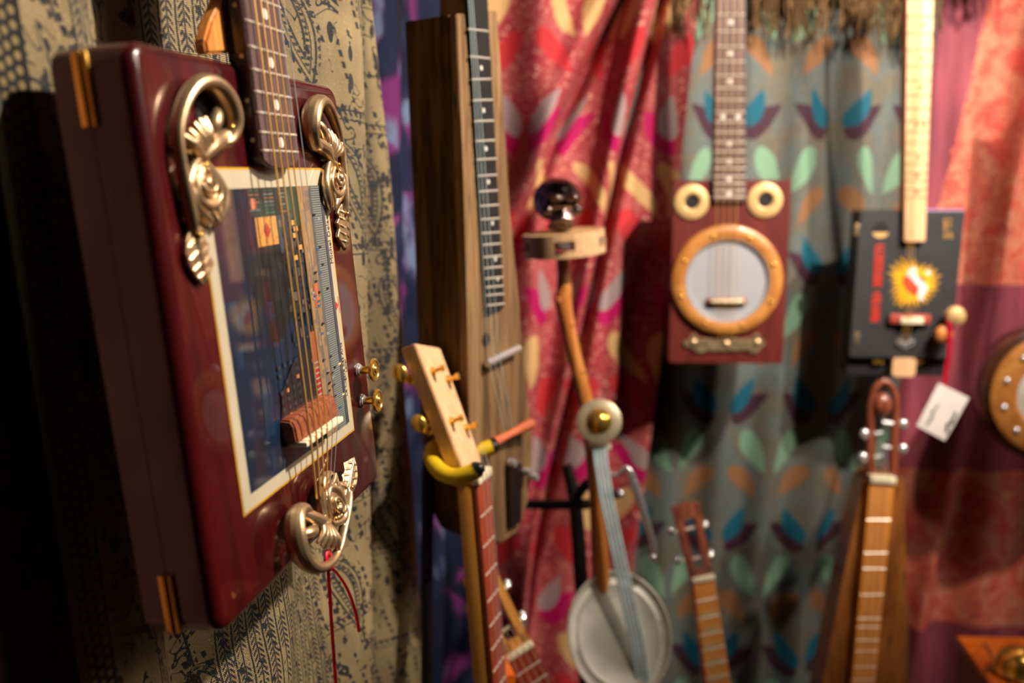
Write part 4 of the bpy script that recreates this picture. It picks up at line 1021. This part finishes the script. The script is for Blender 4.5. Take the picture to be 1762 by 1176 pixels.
# ------------------------------------------------------------------ dulcimer
FD = frame(1519, 826, 1.34, -3, -9, -3)
DU = thing('dulcimer', 'tapered walnut dulcimer with scroll head and honey fretboard at the right', 'dulcimer', FD)
o_ = LP(FD, [(1484, 828), (1500, 812), (1540, 812), (1556, 832), (1560, 1000), (1566, 1200), (1568, 1420), (1380, 1420), (1412, 1190), (1450, 1000)])
bm = BM(); prism(bm, o_, -.055, 0, bev=.002); add('body', bm, M_walnut, DU)
f4 = LP(FD, [(1497, 826), (1540, 828), (1503, 1200), (1495, 1420), (1450, 1420), (1464, 1200)], .016)
bm = BM(); prism(bm, f4, 0, .016, bev=.0008); add('fingerboard', bm, M_honey, DU)
a, b = loc(FD, 1497, 824, .016), loc(FD, 1541, 824, .016); bm = BM(); box(bm, a.x, b.x, a.y - .006, a.y + .006, .002, .021, bev=.0015); add('nut', bm, M_bone, DU)
for y in (895, 952, 979, 1024, 1065, 1080, 1102, 1121, 1148, 1170):
    f = (y - 826) / 374; a = loc(FD, 1497 - 33 * f + .8, y, .016); b = loc(FD, 1540 - 37 * f - .8, y, .016); bm = BM(); tube(bm, [a, b], .0007, seg=6); add('fret', bm, M_frt, DU)
for sd, pts in ((-1, [(1497, 818), (1498, 760), (1497, 710), (1504, 672), (1516, 658)]), (1, [(1537, 818), (1538, 760), (1542, 715), (1540, 680), (1528, 660), (1516, 657)])):
    bm = BM(); tube(bm, [loc(FD, x, y, -.004) for x, y in pts], [.0075, .0068, .006, .0055, .006] + ([.006] if sd > 0 else []), seg=10, smooth=4); add('head_cheek', bm, M_redwood, DU)
bm = BM(); ell(bm, loc(FD, 1518, 697, .0), (.015, .020, .012), 18); add('scroll', bm, M_redwood, DU)
for x, y, sd in ((1497, 748, -1), (1541, 730, 1), (1494, 788, -1), (1541, 772, 1)):
    q = loc(FD, x, y, -.004); q2 = loc(FD, 1518, y - 3, -.002)
    bm = BM(); tube(bm, [q, q2], .0035, seg=8, smooth=1); add('tuner_post', bm, M_chrome, DU)
    bm = BM(); q3 = q + Vector((sd * .010, 0, .004)); tube(bm, [q, q3], .0028, seg=8); ell(bm, q3, (.0075, .0088, .0050), 14); add('tuner_button', bm, M_chrome, DU)
for k in range(3):
    a = loc(FD, 1506 + k * 11, 824, .022); b = loc(FD, 1462 + k * 11, 1420, .022); e = loc(FD, 1512 + k * 6, 745 + k * 14, -.001); bm = BM(); tube(bm, [e, a, b], .0005, seg=5, smooth=1); add('string', bm, M_strs, DU)

# ------------------------------------------------------------------ round banjo-like body cut by the right edge
FR = frame(1822, 680, 1.42, -10, 2)
RD = thing('round_banjo', 'round dark-rimmed banjo body with amber wooden ring at the right edge', 'banjo', FR)
bm = BM(); lathe(bm, [(0, -.06), (.112, -.06), (.119, -.052), (.1225, -.020), (.121, -.006), (.114, -.001), (.110, 0), (0, 0)], 72); add('rim', bm, plain('dark_brown_rim', c(62, 32, 18), .3, coat=.6, var=.25, scale=30), RD)
bm = BM(); lathe(bm, [(.066, .0), (.066, .005), (.069, .008), (.102, .008), (.108, .005), (.109, 0)], 72); add('wooden_ring', bm, M_ringw, RD)
bm = BM(); lathe(bm, [(0, .003), (.066, .003), (.0665, .0)], 48); add('resonator_plate', bm, M_tin, RD)
for k in range(12):
    a = R(15 + 30 * k); bm = BM(); ell(bm, (.089 * math.cos(a), .089 * math.sin(a), .0085), (.0056, .0056, .0032), 12); add('ring_screw', bm, M_chrome, RD)
bm = BM(); box(bm, -.02, .02, .10, .60, -.02, -.002, bev=.003); add('neck', bm, M_walnut, RD)

# ------------------------------------------------------------------ wooden box with brass dome, bottom right
WB = thing('wooden_box', 'orange wooden box with a brass dome lid knob in the bottom right corner', 'box', at(1700, 1150, 1.22))
A_ = at(1646, 1094, 1.34); B_ = at(1716, 1190, 1.10); zt = A_.z
# true horizontal top: intersect rays with plane z = zt
def hz(px, py, z): d = ray(px, py); return CAM + d * ((z - CAM.z) / d.z)
zt = at(1646, 1094, 1.36).z
TL_ = hz(1646, 1094, zt); FL_ = hz(1722, 1200, zt); TR_ = hz(1850, 1100, zt); FR_ = FL_ + (TR_ - TL_)
def slab(p, z0, z1, bev=.001):
    bm = BM(); a = [bm.verts.new((q.x, q.y, z0)) for q in p]; b = [bm.verts.new((q.x, q.y, z1)) for q in p]; bm.faces.new(a[::-1]); bm.faces.new(b)
    for i in range(4): bm.faces.new((a[i], a[(i + 1) % 4], b[(i + 1) % 4], b[i]))
    bmesh.ops.bevel(bm, geom=bm.edges[:], offset=bev, segments=2, affect='EDGES'); return bm
add('lid', slab([TL_, FL_, FR_, TR_], zt - .012, zt), M_orange, WB, world=True)
ctr = (TL_ + FR_) / 2; sh = [ctr + (q - ctr) * .97 for q in (TL_, FL_, FR_, TR_)]
add('box_body', slab(sh, zt - .16, zt - .0125), M_mahog, WB, world=True)
add('lid_strip', slab([hz(1690, 1108, zt), hz(1740, 1190, zt), hz(1745, 1190, zt), hz(1698, 1108, zt)], zt, zt + .001, .0003), M_mahog, WB, world=True)
add('lid_strip', slab([hz(1690, 1150, zt), hz(1694, 1158, zt), hz(1800, 1160, zt), hz(1800, 1150, zt)], zt, zt + .001, .0003), M_mahog, WB, world=True)
q = hz(1752, 1160, zt); bm = BM(); lathe(bm, [(0, .002), (.024, .002), (.034, .004), (.036, .008), (.032, .012), (.030, .022), (.026, .032), (.016, .039), (0, .042)], 40, T(q.x, q.y, zt - .002)); add('brass_dome', bm, M_brass, WB, world=True)
